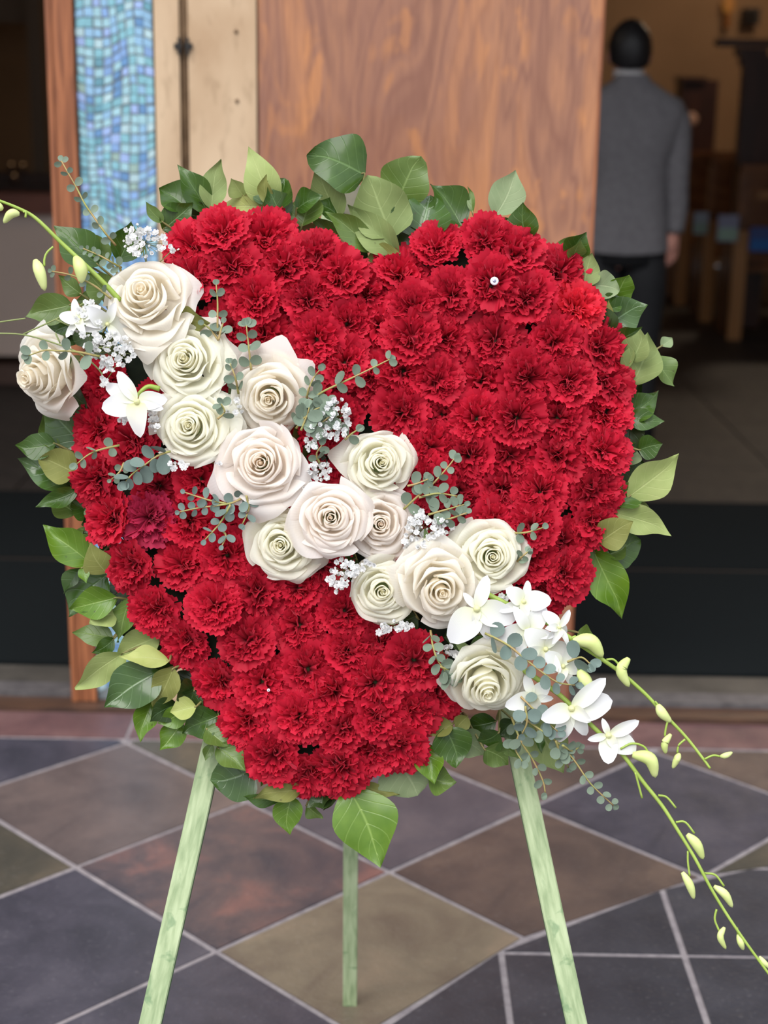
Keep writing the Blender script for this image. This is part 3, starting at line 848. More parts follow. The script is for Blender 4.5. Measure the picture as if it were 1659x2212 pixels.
def cpetal(m, rnd, tau, L, Wd, A, k, teeth, nu, nv, th, twist=0.0, curl=0.0, base_r=0.002):
    ph, ph2, ph3 = rnd.uniform(0, 6.28), rnd.uniform(0, 6.28), rnd.uniform(0, 6.28)
    ct, st = math.cos(th), math.sin(th)
    rd = Vector((ct, st, 0)); tg0 = Vector((-st, ct, 0)); zz = Vector((0, 0, 1))
    skew = rnd.uniform(-0.15, 0.15)
    ang = lambda v: tau * (0.45 + 0.55 * v) + curl * v * v
    path = [rd * base_r]
    for s in range(nv):
        a = ang((s + 0.5) / nv)
        path.append(path[-1] + (rd * math.sin(a) + zz * math.cos(a)) * (L / nv))
    b = len(m.v)
    for j in range(nv + 1):
        v = j / nv
        a = ang(v)
        nrm0 = rd * (-math.cos(a)) + zz * math.sin(a)
        alo = rd * math.sin(a) + zz * math.cos(a)
        tg = tg0 * math.cos(twist) + nrm0 * math.sin(twist); nrm = nrm0 * math.cos(twist) - tg0 * math.sin(twist)
        for i in range(nu + 1):
            u = 2 * i / nu - 1
            w = Wd * (0.10 + 0.90 * v ** 0.85) * u
            al = -0.16 * L * u * u * v
            if j == nv: al += L * teeth * ((1 if i % 2 else -1) + rnd.uniform(-0.5, 0.5))
            ruf = A * v ** 1.4 * (math.sin(k * u * 3.14 + ph) + 0.45 * math.sin(2.3 * k * u * 3.14 + ph2) + 0.5 * math.sin(1.3 * u + v * 4 + ph3))
            p = path[j] + tg * (w + skew * w * v) + alo * al + nrm * ruf
            m.vert(p, (i / nu, v))
    for j in range(nv):
        for i in range(nu):
            q = b + j * (nu + 1) + i
            m.f.append((q, q + 1, q + nu + 2, q + nu + 1))
guard = []
for s in range(6):
    rnd = random.Random(100 + s); m = MB()
    cpetal(m, rnd, R_(72), RC, RC * 0.62, RC * 0.05, 1.6, 0.032, 18, 6, 0.0, 0.0, R_(8))
    guard.append(m.mesh('guard_petal'))
ruff = []
for s in range(7):
    rnd = random.Random(200 + s); m = MB()
    NP = 62
    for q in range(NP):
        f = (q + 0.5) / NP
        tau = math.acos(1 - f * (1 - math.cos(R_(66))))
        L = RC * (0.86 + 0.08 * f) * rnd.uniform(.84, 1.10)
        cpetal(m, rnd, tau + R_(rnd.uniform(-8, 8)), L, RC * (0.24 + 0.20 * f) * rnd.uniform(.8, 1.2), RC * (0.105 - 0.03 * f), rnd.uniform(1.1, 1.9), 0.04, 12, 5, q * 2.39996 + rnd.uniform(-.4, .4),
               rnd.gauss(0, 0.55 * (1 - .5 * f)), R_(rnd.uniform(14, 46)))
    ruff.append(m.mesh('ruffled_centre'))
mcx = MB(); mcx.lathe([(0.002, -0.024), (0.0055, -0.018), (0.0065, -0.002), (0.009, 0.004)], 10); calyx_me = mcx.mesh('calyx'); calyx_me.materials.append(M_calyx)
def variants(lst, mat):
    out = []
    for a in lst:
        b = a.copy(); b.materials.clear(); b.materials.append(mat); out.append(b)
    return out
GP = {k: variants(guard, mt) for k, mt in (('r', M_carn), ('p', M_carnp), ('c', M_carnc))}
RF = {k: variants(ruff, mt) for k, mt in (('r', M_carn), ('p', M_carnp), ('c', M_carnc))}

CARN = [(487, 500), (581, 508), (686, 540), (427, 545), (499, 573), (623, 585), (735, 609), (852, 595), (424, 615), (557, 651), (665, 655), (792, 651), (882, 650), (569, 729), (690, 730), (840, 712), (605, 790), (747, 787), (505, 715),
        (807, 820), (938, 540), (1048, 525), (1112, 552), (1205, 590), (1058, 620), (1240, 668), (977, 642), (1138, 652), (954, 736), (1068, 739), (1190, 740), (1286, 755), (1042, 824), (1133, 815), (938, 824), (1224, 830), (1295, 832),
        (1308, 900), (870, 890), (954, 895), (1030, 905), (1115, 903), (1205, 905), (925, 970), (1098, 985), (1200, 985), (1295, 980), (1015, 985), (985, 1055), (1079, 1060), (1167, 1065), (1276, 1055), (1060, 1130), (1261, 1128), (1150, 1140),
        (1214, 1200), (1150, 1215), (1222, 1245), (1170, 1275), (929, 1040), (932, 1110), (230, 838), (227, 928), (295, 960), (212, 1030), (342, 1052), (433, 1037), (252, 1120), (320, 1112), (410, 1126), (298, 1214), (401, 1223), (490, 1200),
        (504, 1110), (339, 1310), (469, 1310), (558, 1275), (563, 1090), (648, 1270), (648, 1350), (742, 1320), (403, 1400), (541, 1385), (474, 1475), (568, 1470), (665, 1445), (750, 1408), (818, 1395), (893, 1425), (813, 1490), (932, 1500), (535, 1556),
        (645, 1545), (740, 1570), (870, 1560), (865, 1605), (590, 1630), (675, 1652), (765, 1640), (697, 1215), (830, 1545), (820, 1620), (720, 1490), (872, 795), (880, 735), (745, 700)]
CARN = [Vector(c) for c in CARN]
LOCK = len(CARN)
ROSES_XY = [(312, 640), (88, 808), (408, 780), (415, 925), (585, 845), (565, 1000), (815, 995), (710, 1118), (820, 1135), (605, 1175), (820, 1275), (950, 1270), (1060, 1200), (1055, 1485)]
rr = random.Random(5)
def covered(p): return any((p - Vector(q)).length < 62 for q in ROSES_XY)
for _ in range(6000):                                   # close remaining holes
    p = Vector((rr.uniform(160, 1365), rr.uniform(455, 1715)))
    if not hin(p) or hdist(p) < 55 or covered(p): continue
    if abs((p.x - 230) * 0.709 - (p.y - 640) * 0.705) < 60: continue
    if min((p - c).length for c in CARN) > 82: CARN.append(p)
for it in range(25):
    for i in range(len(CARN)):
        d = Vector((0, 0))
        for j in range(len(CARN)):
            if i == j: continue
            v = CARN[i] - CARN[j]; L = v.length
            if 0 < L < 70: d += v / L * (70 - L) * 0.2
        CARN[i] = CARN[i] + d
        for _ in range(4):                              # keep the heads inside the outline
            h = hdist(CARN[i]) * (1 if hin(CARN[i]) else -1)
            if h >= 56: break
            sd = lambda q: hdist(q) * (1 if hin(q) else -1)
            g = Vector((sd(CARN[i] + Vector((4, 0))) - sd(CARN[i] - Vector((4, 0))), sd(CARN[i] + Vector((0, 4))) - sd(CARN[i] - Vector((0, 4)))))
            if g.length < 0.1: break
            CARN[i] = CARN[i] + g.normalized() * min(8, 56 - h)
def band(p): return (p.x - 230) * 0.709 - (p.y - 640) * 0.705    # >0 above-right of the roses
def carn_label(p):
    e = hdist(p) < 78
    if band(p) > 0:
        if p.x < 800 and p.y < 860 and p.x - p.y * 0.2 < 690:
            if e and p.y < 640: return 'red carnation on the upper rim of the left lobe, below the leaves', 'left lobe rim carnations'
            if p.y < 690: return 'red carnation inside the left lobe, below its rim', 'left lobe carnations'
            return 'red carnation in the left lobe just above the uppermost roses', 'left lobe lower carnations'
        if e:
            if p.y < 640: return 'red carnation on the upper rim of the right lobe', 'right lobe rim carnations'
            if p.y < 930: return 'red carnation on the right rim below the glossy leaves', 'right rim carnations'
            return 'red carnation on the lower right rim above the orchids', 'lower right rim carnations'
        if p.y < 700: return 'red carnation inside the right lobe near the rhinestone pin', 'right lobe carnations'
        if p.y < 880: return 'red carnation in the middle of the right lobe, level with the uppermost eucalyptus twig', 'right lobe middle carnations'
        return 'red carnation right of the rose band and below the middle of the right lobe', 'right lobe lower carnations'
    if e:
        if p.y < 1170: return 'red carnation on the left rim beside the dark leaves', 'left rim carnations'
        if p.y < 1540: return 'red carnation on the lower left rim', 'lower left rim carnations'
        return 'red carnation on the rim of the bottom point', 'bottom point rim carnations'
    if p.y < 1190: return 'red carnation between the left rim and the rose band', 'left inner carnations'
    if p.y < 1400: return 'red carnation in the lower part just under the rose band', 'lower inner carnations'
    return 'red carnation inside the bottom point of the heart', 'bottom point carnations'
SPECIAL = [((320, 1112), 'p', 'faded purplish-pink carnation among red ones near the left rim'),
           ((1240, 668), 'c', 'brighter coral-red carnation on the right rim beside the pale round leaf'),
           ((1058, 620), 'r', 'red carnation pierced by the white rhinestone pin'),
           ((230, 838), 'r', 'lone red carnation between the side-facing rose and the white orchid'),
           ((675, 1652), 'r', 'lowest red carnation at the tip of the heart'),
           ((1048, 525), 'r', 'topmost red carnation of the right lobe'),
           ((487, 500), 'r', 'red carnation at the upper left shoulder below the pointed leaf'),
           ((852, 595), 'r', 'red carnation right of the notch between the lobes'),
           ((735, 609), 'r', 'red carnation left of the notch between the lobes')]
zone = {}
for i, p in enumerate(CARN): zone.setdefault(carn_label(p)[1], []).append(i)
ORD = ['first', 'second', 'third', 'fourth', 'fifth', 'sixth', 'seventh', 'eighth', 'ninth', 'tenth', 'eleventh', 'twelfth', 'thirteenth']
ZL = {}
ZTXT = {'left lobe rim carnations': 'on the upper rim of the left lobe', 'left lobe carnations': 'inside the left lobe', 'left lobe lower carnations': 'in the left lobe just above the roses',
        'right lobe rim carnations': 'on the upper rim of the right lobe', 'right rim carnations': 'on the right rim below the glossy leaves', 'lower right rim carnations': 'on the lower right rim above the orchids',
        'right lobe carnations': 'inside the top of the right lobe', 'right lobe middle carnations': 'in the middle of the right lobe', 'right lobe lower carnations': 'in the lower half right of the roses',
        'left rim carnations': 'on the left rim', 'lower left rim carnations': 'on the lower left rim', 'bottom point rim carnations': 'on the rim of the bottom point',
        'left inner carnations': 'between left rim and rose band', 'lower inner carnations': 'just under the rose band', 'bottom point carnations': 'inside the bottom point'}
for g, idx in zone.items():
    if 'rim' in g:
        vert = g in ('right rim carnations', 'lower right rim carnations', 'left rim carnations', 'lower left rim carnations')
        idx = sorted(idx, key=lambda q: CARN[q].y if vert else CARN[q].x)
        for k, q in enumerate(idx): ZL[q] = 'red carnation %s, %s from the %s' % (ZTXT[g], ORD[k], 'top' if vert else 'left')
    else:
        idx = sorted(idx, key=lambda q: CARN[q].y); rows = []
        for q in idx:
            if rows and CARN[q].y - CARN[rows[-1][0]].y < 58: rows[-1].append(q)
            else: rows.append([q])
        for r, row in enumerate(rows):
            row.sort(key=lambda q: CARN[q].x)
            for k, q in enumerate(row): ZL[q] = 'red carnation %s, %s row, %s from left' % (ZTXT[g], ORD[r], ORD[k])
spec = {}
for (xy, k, lab) in SPECIAL:
    i = min(range(len(CARN)), key=lambda q: (CARN[q] - Vector(xy)).length)
    spec[i] = (k, lab)
PIN = None
for i, p in enumerate(CARN):
    rnd = random.Random(1000 + i)
    h = hdist(p)
    outw = (p - cen).normalized()
    e = max(0.0, 1 - (h - 45) / 85)
    ax = (NN + (RT * outw.x - UP * outw.y) * (0.55 * min(1, e)) + RT * rnd.uniform(-.28, .28) + UP * rnd.uniform(-.22, .30)).normalized()
    depth = 1.928 + 0.020 * min(1, e) + rnd.uniform(-.009, .008)
    k, lab = spec.get(i, ('r', None))
    grp = None
    if lab is None: lab, grp = ZL[i], carn_label(p)[1]
    else: grp = 'carnations of the heart'
    loc = P(p.x, p.y, depth)
    root = empty('carnation', loc, lab, 'carnation', grp)
    S = rnd.uniform(1.02, 1.20)
    M = frame(ax, rnd.uniform(0, 6.28), loc, scale=S)
    WMr = M
    mobj('ruffled_centre', rnd.choice(RF[k]), M, root)['kind'] = 'stuff'
    n = 9
    for q in range(n):
        a = 6.283 * q / n + rnd.uniform(-.2, .2)
        mobj('guard_petal', rnd.choice(GP[k]), M @ Matrix.Rotation(a, 4, 'Z') @ Matrix.Rotation(rnd.uniform(-.14, .12), 4, 'Y') @ Matrix.Scale(rnd.uniform(.93, 1.07), 4), root)
    mobj('calyx', calyx_me, M, root)
# rhinestone pins
M_pin = plain('rhinestone', rgb(240, 240, 248), None, rough=0.08, metal=0.35)
M_pinc = plain('rhinestone_centre', rgb(150, 146, 168), None, rough=0.1, metal=0.6)
M_pinm = plain('pin_metal', rgb(190, 190, 196), None, rough=0.3, metal=0.9)
for (px, py, r, lab) in ((1068, 607, 0.0047, 'white rhinestone pin stuck in a carnation of the right lobe'), (580, 1491, 0.0018, 'tiny pearl-headed pin in a carnation of the bottom point')):
    p = P(px, py, 1.884)
    e = empty('corsage_pin', p, lab, 'pin')
    M = frame(NN, 0, p)
    m = MB(); m.lathe([(r * .5, -r * .3), (r * .55, 0.15 * r), (r * .42, r * .3), (r * .2, r * .36)], 8, M); mobj('stone', m.mesh('stone', False), parent=e, mat=M_pinc)
    m = MB(); m.lathe([(r * .98, -r * .45), (r * 1.12, -r * .2), (r * 1.12, 0), (r * .95, r * .16), (r * .55, r * .2)], 16, M); mobj('setting', m.mesh('setting'), parent=e, mat=M_pin)
    m = MB(); m.tube([p, p - NN * 0.035], 0.0006, 5); mobj('shank', m.mesh('shank'), parent=e, mat=M_pinm)
# ================================================================== roses
def rose_mat(name, outer, inner, tl):
    t = NT(name).set(0.55, 0, 0.3)
    at = t.n('ShaderNodeAttribute', attribute_name='warm')
    tc = t.n('ShaderNodeTexCoord'); sx = t.n('ShaderNodeSeparateXYZ'); t.l(tc.outputs['UV'], sx.inputs[0])
    col = t.mix(at.outputs['Fac'], outer, inner)
    nz = t.noise(45, 3, 0, t.coord())
    col = t.mix(t.math('MULTIPLY', t.ramp(nz.outputs[0], [(0.5, (0, 0, 0, 1)), (0.8, (1, 1, 1, 1))]), 0.18), col, (outer[0] * .93, outer[1] * .88, outer[2] * .72, 1))
    low = t.math('SUBTRACT', 1.0, sx.outputs[1])
    col = t.mix(t.math('MULTIPLY', t.math('POWER', low, 1.6), 0.45), col, tl)
    t.base(col)
    vein = t.n('ShaderNodeTexWave', wave_type='BANDS', bands_direction='X'); vein.inputs['Scale'].default_value = 9; vein.inputs['Distortion'].default_value = 1.5
    t.l(tc.outputs['UV'], vein.inputs['Vector']); t.bump(vein.outputs['Fac'], 0.10, 0.001)
    t.translucent(inner, 0.5)
    return t.m
RM = {'ivory': rose_mat('rose_ivory', (0.95, 0.925, 0.87, 1), (0.96, 0.89, 0.76, 1), (0.92, 0.86, 0.68, 1)),
      'blush': rose_mat('rose_blush', (0.95, 0.905, 0.885, 1), (0.96, 0.87, 0.76, 1), (0.93, 0.84, 0.70, 1)),
      'green': rose_mat('rose_greenish', (0.95, 0.94, 0.85, 1), (0.95, 0.92, 0.77, 1), (0.89, 0.89, 0.66, 1))}
M_sepal = plain('sepal_green', rgb(128, 150, 98), rgb(150, 166, 120), 30, 0.55)
def smooth(a, b, x):
    x = max(0, min(1, (x - a) / (b - a))); return x * x * (3 - 2 * x)
def rose_petal(rnd, R, H, t, th, flat=0.0, stretch=1.0):
    """t 0 innermost .. 1 outermost"""
    rim = R * (0.035 + 0.70 * t ** 1.0) * rnd.uniform(.94, 1.06)
    hgt = H * (1.0 + 0.06 * math.sin(min(1, t * 2.6) * math.pi) - 0.74 * t ** 1.35) * rnd.uniform(.95, 1.05)
    lean = 0.86 + 0.30 * t
    lip = R * (0.015 + 0.23 * t ** 1.2) * rnd.uniform(.8, 1.2) * stretch
    drop = R * (0.01 + 0.17 * t ** 1.4) * rnd.uniform(.5, 1.4)
    if flat: hgt *= (1 - 0.5 * flat); drop += R * .10 * flat; lip += R * .20 * flat
    beta = (1.9 - 1.0 * t ** 0.6) * rnd.uniform(.85, 1.15)
    spiral = rim * (0.20 - 0.12 * t) * (1 if rnd.random() < .7 else -1)
    ctrl = [Vector((0.10 * rim + 0.001, 0)), Vector((0.72 * rim, 0.14 * hgt)), Vector((0.98 * rim, 0.52 * hgt)), Vector((rim * lean, 0.90 * hgt)), Vector((rim * lean + lip * .45, hgt)), Vector((rim * lean + lip, hgt - drop))]
    path = catmull([Vector((c.x, c.y, 0)) for c in ctrl], 6)
    def prof(v):
        f = max(0, min(1, v)) * (len(path) - 1); i = min(int(f), len(path) - 2); return path[i].lerp(path[i + 1], f - i)
    ph, ph2 = rnd.uniform(0, 6.28), rnd.uniform(0, 6.28)
    wav = R * (0.010 + 0.030 * t); notch = rnd.uniform(-.3, .3)
    tip = 0.13 * smooth(.25, .7, t)
    sidecurl = R * 0.17 * smooth(.25, .9, t) * rnd.uniform(.4, 1.3)
    m = MB()
    nu, nv = (18, 13)
    for j in range(nv + 1):
        v = j / nv
        for i in range(nu + 1):
            u = 2 * i / nu - 1
            au = abs(u)
            ve = v * (1 - 0.30 * au ** 3.0 + tip * math.exp(-((u - notch * .3) / .22) ** 2) - tip)
            q = prof(ve)
            w = 0.40 + 0.60 * math.sin(min(1, v * 1.15) * math.pi / 2)
            az = th + u * beta * w
            r = q.x + spiral * u * (0.25 + 0.75 * v) + wav * v ** 3 * math.sin(3.1 * u + ph) + wav * .6 * v ** 4 * math.sin(7 * u + ph2) + sidecurl * v ** 2 * au ** 3
            z = q.y + wav * .7 * v ** 3 * math.sin(4.2 * u + ph2) - sidecurl * .35 * v ** 2 * au ** 4
            r = max(r, 0.0008)
            m.vert((r * math.cos(az), r * math.sin(az), z), (i / nu, v), max(0.0, 1 - t * 1.6))
    for j in range(nv):
        for i in range(nu):
            k = j * (nu + 1) + i
            m.f.append((k, k + 1, k + nu + 2, k + nu + 1))
    return m
def rose(px, py, rpx, axis, kind, label, seed, depth=1.872, n=34, extra=(), Hk=0.66, sep=()):
    rnd = random.Random(seed)
    R = rpx * 1.05 * MM
    loc = P(px, py, depth)
    ax = (NN + RT * axis[0] + UP * axis[1]).normalized()
    root = empty('white_rose', loc - ax * 0.03, label, 'rose', 'white roses of the diagonal spray')
    M = frame(ax, 0, loc - ax * R * Hk * 0.75)
    for i in range(n):
        t = i / (n - 1)
        mb = rose_petal(rnd, R, R * Hk, t, i * 2.39996 + rnd.uniform(-.5, .5))
        mobj('petal', mb.mesh('petal', True, True, 'warm'), M, root, RM[kind])
    m = MB(); hh = R * Hk; m.lathe([(R * .03, hh * .2), (R * .05, hh * .6), (R * .035, hh * .88), (R * .008, hh * .95)], 10)
    m.at = [1.0] * len(m.v)
    mobj('bud_core', m.mesh('bud_core', True, True, 'warm'), M, root, RM[kind])
    for (deg, st) in extra:
        mb = rose_petal(rnd, R, R * Hk, 1.0, R_(deg), 0.8, st)
        mobj('petal', mb.mesh('petal', True, True, 'warm'), M, root, RM[kind])
    m = MB(); m.lathe([(0.003, -0.055), (0.0032, -0.016), (0.010, -0.010), (0.012, 0.0), (0.009, 0.006)], 12); mobj('receptacle', m.mesh('receptacle'), M, root, M_sepal)
    for (deg, L) in sep:
        m = MB(); a = R_(deg); L = L * MM
        def sf(u, v, a=a, L=L):
            w = 0.010 * math.sin(math.pi * min(1, 0.15 + v * .85)) ** .8 * (1 - v * .5)
            r = 0.012 + L * v; z = -0.006 + 0.010 * v * v
            s = (u - .5) * 2 * w
            return Vector((r * math.cos(a) - s * math.sin(a), r * math.sin(a) + s * math.cos(a), z + abs(u - .5) * .008))
        m.grid(sf, 4, 8); mobj('sepal', m.mesh('sepal'), M, root, M_sepal)
# px, py: where the heart of the bloom shows
rose(308, 632, 92, (-0.10, 0.26), 'ivory', 'largest ivory rose at the upper left of the spray, below the baby\'s breath', 1, 1.855, 24, ((300, 1.1), (265, 1.3), (20, 1.0)), 0.95)
rose(70, 815, 88, (-0.70, -0.30), 'ivory', 'cream rose facing sideways at the far left edge', 2, 1.875, 28, ((110, 1.2), (260, 1.0)), 1.15, ((20, 70), (60, 70)))
rose(398, 776, 86, (-0.12, 0.05), 'green', 'cream rose directly below the largest rose', 3, 1.866, 30, ((10, 1.2), (150, 1.1), (60, 1.0)))
rose(408, 920, 84, (-0.10, 0.02), 'green', 'cream rose beside the white orchid flower on the left', 4, 1.862, 32, ((0, 1.4), (30, 1.2)))
rose(581, 862, 84, (-0.05, -0.22), 'ivory', 'ivory rose with a square raised back petal under the left lobe', 5, 1.864, 24, ((80, 1.6), (40, 1.4), (110, 1.2)), 0.9)
rose(563, 1000, 91, (-0.06, 0.02), 'blush', 'broad blush-white rose left of the middle with a drooping lower petal', 6, 1.850, 26, ((265, 1.5), (200, 1.1), (330, 1.1)))
rose(824, 1000, 74, (0.12, 0.02), 'green', 'cream rose with one long petal reaching left, right of the middle', 7, 1.866, 30, ((165, 2.3),), 0.85)
rose(714, 1118, 80, (0.02, 0.0), 'blush', 'blush-white rose in the centre of the heart overlapping its neighbours', 8, 1.845, 30, ((200, .9), (20, .9)))
rose(822, 1132, 78, (0.08, -0.05), 'blush', 'peach-hearted rose tucked behind the central rose', 9, 1.872, 30, ((330, 1.0), (300, 1.0)))
rose(606, 1178, 78, (-0.08, -0.06), 'green', 'cream rose below and left of the central rose', 10, 1.872, 32, ((120, 1.1), (340, 1.2)))
rose(826, 1278, 74, (0.05, -0.08), 'green', 'cream rose with ruffled rim partly behind the large lower ivory rose', 11, 1.874, 30, ())
rose(955, 1278, 88, (0.10, -0.20), 'ivory', 'large ivory rose in the lower half beside the white orchid petals', 12, 1.848, 24, ((165, 1.5), (120, 1.4), (90, 1.0)), 0.95, ((105, 112),))
rose(1064, 1203, 82, (0.02, 0.0), 'green', 'cream rose at the right end of the band beside red carnations', 13, 1.866, 30, ((150, 1.3), (170, 1.2)))
rose(1056, 1492, 82, (0.02, -0.52), 'green', 'cream rose nodding downward at the lower right, below the orchids', 14, 1.850, 28, ((55, 1.5), (190, 1.2), (80, 1.0)), 1.05, ((128, 108),))
# ================================================================== broad glossy foliage
def leaf_mat(name, c1, c2, vein, rough, spec=0.5, tl=0.18, vs=0.55):
    t = NT(name).set(rough, 0, spec)
    tc = t.n('ShaderNodeTexCoord'); sx = t.n('ShaderNodeSeparateXYZ'); t.l(tc.outputs['UV'], sx.inputs[0])
    au = t.math('ABSOLUTE', t.math('SUBTRACT', sx.outputs[0], 0.5))
    v = sx.outputs[1]
    nz = t.noise(30, 4, 0.2, t.coord()); n2 = t.noise(7, 2, 0, t.coord())
    warp = t.math('MULTIPLY', t.math('SUBTRACT', n2.outputs[0], 0.5), 0.25)
    s = t.math('FRACT', t.math('ADD', t.math('MULTIPLY', t.math('SUBTRACT', v, t.math('MULTIPLY', au, 0.62)), 5.5), warp))
    d = t.math('ABSOLUTE', t.math('SUBTRACT', s, 0.5))
    side = t.math('SUBTRACT', 1.0, t.math('MULTIPLY', d, 14.0)); side = t.math('MAXIMUM', side, 0.0)
    midr = t.math('MAXIMUM', t.math('SUBTRACT', 1.0, t.math('MULTIPLY', au, 34.0)), 0.0)
    vv = t.math('MINIMUM', t.math('ADD', t.math('MULTIPLY', side, 0.4), midr), 1.0)
    net = t.n('ShaderNodeTexVoronoi', feature='DISTANCE_TO_EDGE'); net.inputs['Scale'].default_value = 260
    t.l(tc.outputs['Object'], net.inputs['Vector'])
    col = t.ramp(nz.outputs[0], [(0.35, c1), (0.65, c2)])
    col = t.mix(t.math('MULTIPLY', vv, vs), col, vein)
    spot = t.noise(90, 2, 0, t.coord())
    col = t.mix(t.math('MULTIPLY', t.ramp(spot.outputs[0], [(0.74, (0, 0, 0, 1)), (0.80, (1, 1, 1, 1))]), 0.5), col, (0.05, 0.04, 0.02, 1))
    t.base(col)
    t.bump(t.math('ADD', t.math('MULTIPLY', vv, -1.0), t.math('MULTIPLY', nz.outputs[0], 0.7)), 0.35, 0.0012)
    t.translucent(c2, tl)
    return t.m
LM = {'dark': leaf_mat('leaf_dark', rgb(52, 80, 26), rgb(70, 98, 36), rgb(120, 150, 90), 0.24),
      'deep': leaf_mat('leaf_deep', rgb(42, 62, 24), rgb(54, 76, 32), rgb(90, 120, 76), 0.34),
      'gloss': leaf_mat('leaf_gloss', rgb(56, 84, 36), rgb(74, 102, 48), rgb(130, 160, 110), 0.18, 0.7),
      'mid': leaf_mat('leaf_mid', rgb(84, 108, 46), rgb(100, 122, 58), rgb(150, 172, 104), 0.34),
      'bright': leaf_mat('leaf_bright', rgb(82, 116, 28), rgb(102, 134, 42), rgb(160, 186, 100), 0.26),
      'under': leaf_mat('leaf_underside', rgb(120, 136, 82), rgb(136, 150, 94), rgb(176, 190, 130), 0.6, 0.25, 0.2),
      'pale': leaf_mat('leaf_pale_grey', rgb(128, 146, 106), rgb(144, 158, 118), rgb(180, 192, 150), 0.55, 0.3, 0.2),
      'light': leaf_mat('leaf_light', rgb(150, 166, 98), rgb(168, 180, 114), rgb(196, 206, 140), 0.55, 0.3, 0.22),
      'olive': leaf_mat('leaf_olive', rgb(118, 122, 62), rgb(134, 136, 76), rgb(170, 172, 110), 0.6, 0.25, 0.2),
      'yellow': leaf_mat('leaf_yellow', rgb(168, 178, 100), rgb(188, 194, 120), rgb(204, 210, 150), 0.5, 0.3, 0.25),
      'brown': leaf_mat('leaf_brown', rgb(118, 92, 54), rgb(136, 112, 66), rgb(150, 130, 90), 0.6, 0.25, 0.15)}
M_twig = plain('twig', rgb(112, 112, 62), rgb(134, 122, 76), 40, 0.6)
def leaf_mesh(L, Wd, rnd, fold, arch, wave, broad=0.0, sidebend=0.0):
    m = MB(); nu, nv = 8, 14
    ph = rnd.uniform(0, 6.28); hook = rnd.uniform(-.10, .10)
    def fn(u, v):
        s = (u - .5) * 2
        x = v ** (0.80 - 0.12 * broad)
        w = Wd / 2 * max(0.0, math.sin(math.pi * min(1.0, 0.015 + 0.985 * x))) ** (0.90 - 0.30 * broad)
        w *= 1.0 - (0.30 - 0.22 * broad) * smooth(0.55, 1.0, v) + 0.04 * math.sin(v * 11 + ph)
        w = max(w, 0.0002)
        a = abs(s) ** 1.25
        z = fold * w * a - arch * L * (v * v - 0.35 * v) + wave * L * 0.06 * a * math.sin(v * 8 + ph + (1.2 if s > 0 else 0))
        return Vector((s * w + sidebend * L * math.sin(v * math.pi * .9) + hook * L * smooth(.7, 1.05, v), L * v, z + abs(hook) * .8 * L * smooth(.75, 1.05, v)))
    m.grid(fn, nu, nv)
    return m.mesh('leaf', True, True)
def sprig(label, leaves, d0=1.948, seed=0, group='glossy leaf sprigs around the rim', root_px=None, name='leaf_sprig', cat='leaf sprig'):
    rnd = random.Random(seed * 17 + 3)
    bx_ = sum(l[2] for l in leaves) / len(leaves); by_ = sum(l[3] for l in leaves) / len(leaves)
    c = Vector((bx_, by_)); inn = root_px and Vector(root_px) or c + (cen - c).normalized() * 60
    e = empty(name, P(inn.x, inn.y, d0 + .005), label, cat, group)
    tw = MB()
    for k, l in enumerate(leaves):
        tx, ty, bx0, by0, w, tone = l[:6]
        kw = l[6] if len(l) > 6 else {}
        db = kw.get('d', d0 + rnd.uniform(-.010, .008) + 0.0035 * (k % 3)); dt = db + kw.get('dt', rnd.uniform(-.018, .012))
        B, T = P(bx0, by0, db), P(tx, ty, dt)
        y = (T - B); L = y.length; y.normalize()
        z = (NN - y * NN.dot(y)).normalized()
        roll = R_(kw.get('roll', rnd.uniform(-34, 34)))
        z = Matrix.Rotation(roll, 3, y) @ z
        x = y.cross(z)
        M = Matrix(((x.x, y.x, z.x), (x.y, y.y, z.y), (x.z, y.z, z.z))).to_4x4(); M.translation = B
        wd = w * MM / max(0.5, math.cos(roll)) * 1.42
        me = leaf_mesh(L, wd, rnd, kw.get('fold', rnd.uniform(.12, .60)), kw.get('arch', rnd.uniform(-.12, .26)), kw.get('wave', rnd.uniform(.4, 1.5)), kw.get('broad', 0.0), kw.get('side', rnd.uniform(-.08, .08)))
        mobj('leaf', me, M, e, LM[tone])
        a = P(inn.x, inn.y, d0 + .004); mid = a.lerp(B, .6) - NN * .004
        tw.tube(catmull([a, mid, B, B + y * L * .06], 3), [0.0016] * 6 + [0.0011] * 4, 5)
    mobj('twig', tw.mesh('twig'), parent=e, mat=M_twig)
    return e
B9 = {'broad': 0.9}
sprig('dark leaves at the upper left shoulder pointing left over the mosaic edge', [(342, 411, 408, 452, 62, 'dark'), (419, 440, 352, 496, 50, 'dark', {'roll': 10}), (422, 437, 414, 497, 30, 'mid'), (315, 436, 352, 480, 20, 'mid'), (392, 452, 440, 470, 44, 'deep')], seed=1)
sprig('pair of upright pointed leaves above the left lobe against the bronze plate', [(384, 354, 450, 462, 44, 'dark'), (469, 345, 456, 452, 44, 'under', {'roll': 4})], seed=2)
sprig('pale yellow-green leaves above the left lobe, one rising to a tall point', [(537, 314, 593, 456, 56, 'light', {'roll': -6}), (466, 444, 588, 448, 46, 'yellow', {'roll': 0}), (501, 384, 526, 424, 30, 'light'), (569, 378, 580, 440, 24, 'olive')], seed=3)
sprig('round dark leaves right of the tall pale leaf', [(618, 384, 602, 455, 66, 'dark', dict(B9)), (582, 403, 612, 476, 52, 'gloss'), (665, 406, 652, 490, 56, 'mid'), (696, 424, 640, 452, 40, 'dark'), (540, 462, 600, 466, 26, 'dark')], seed=4)
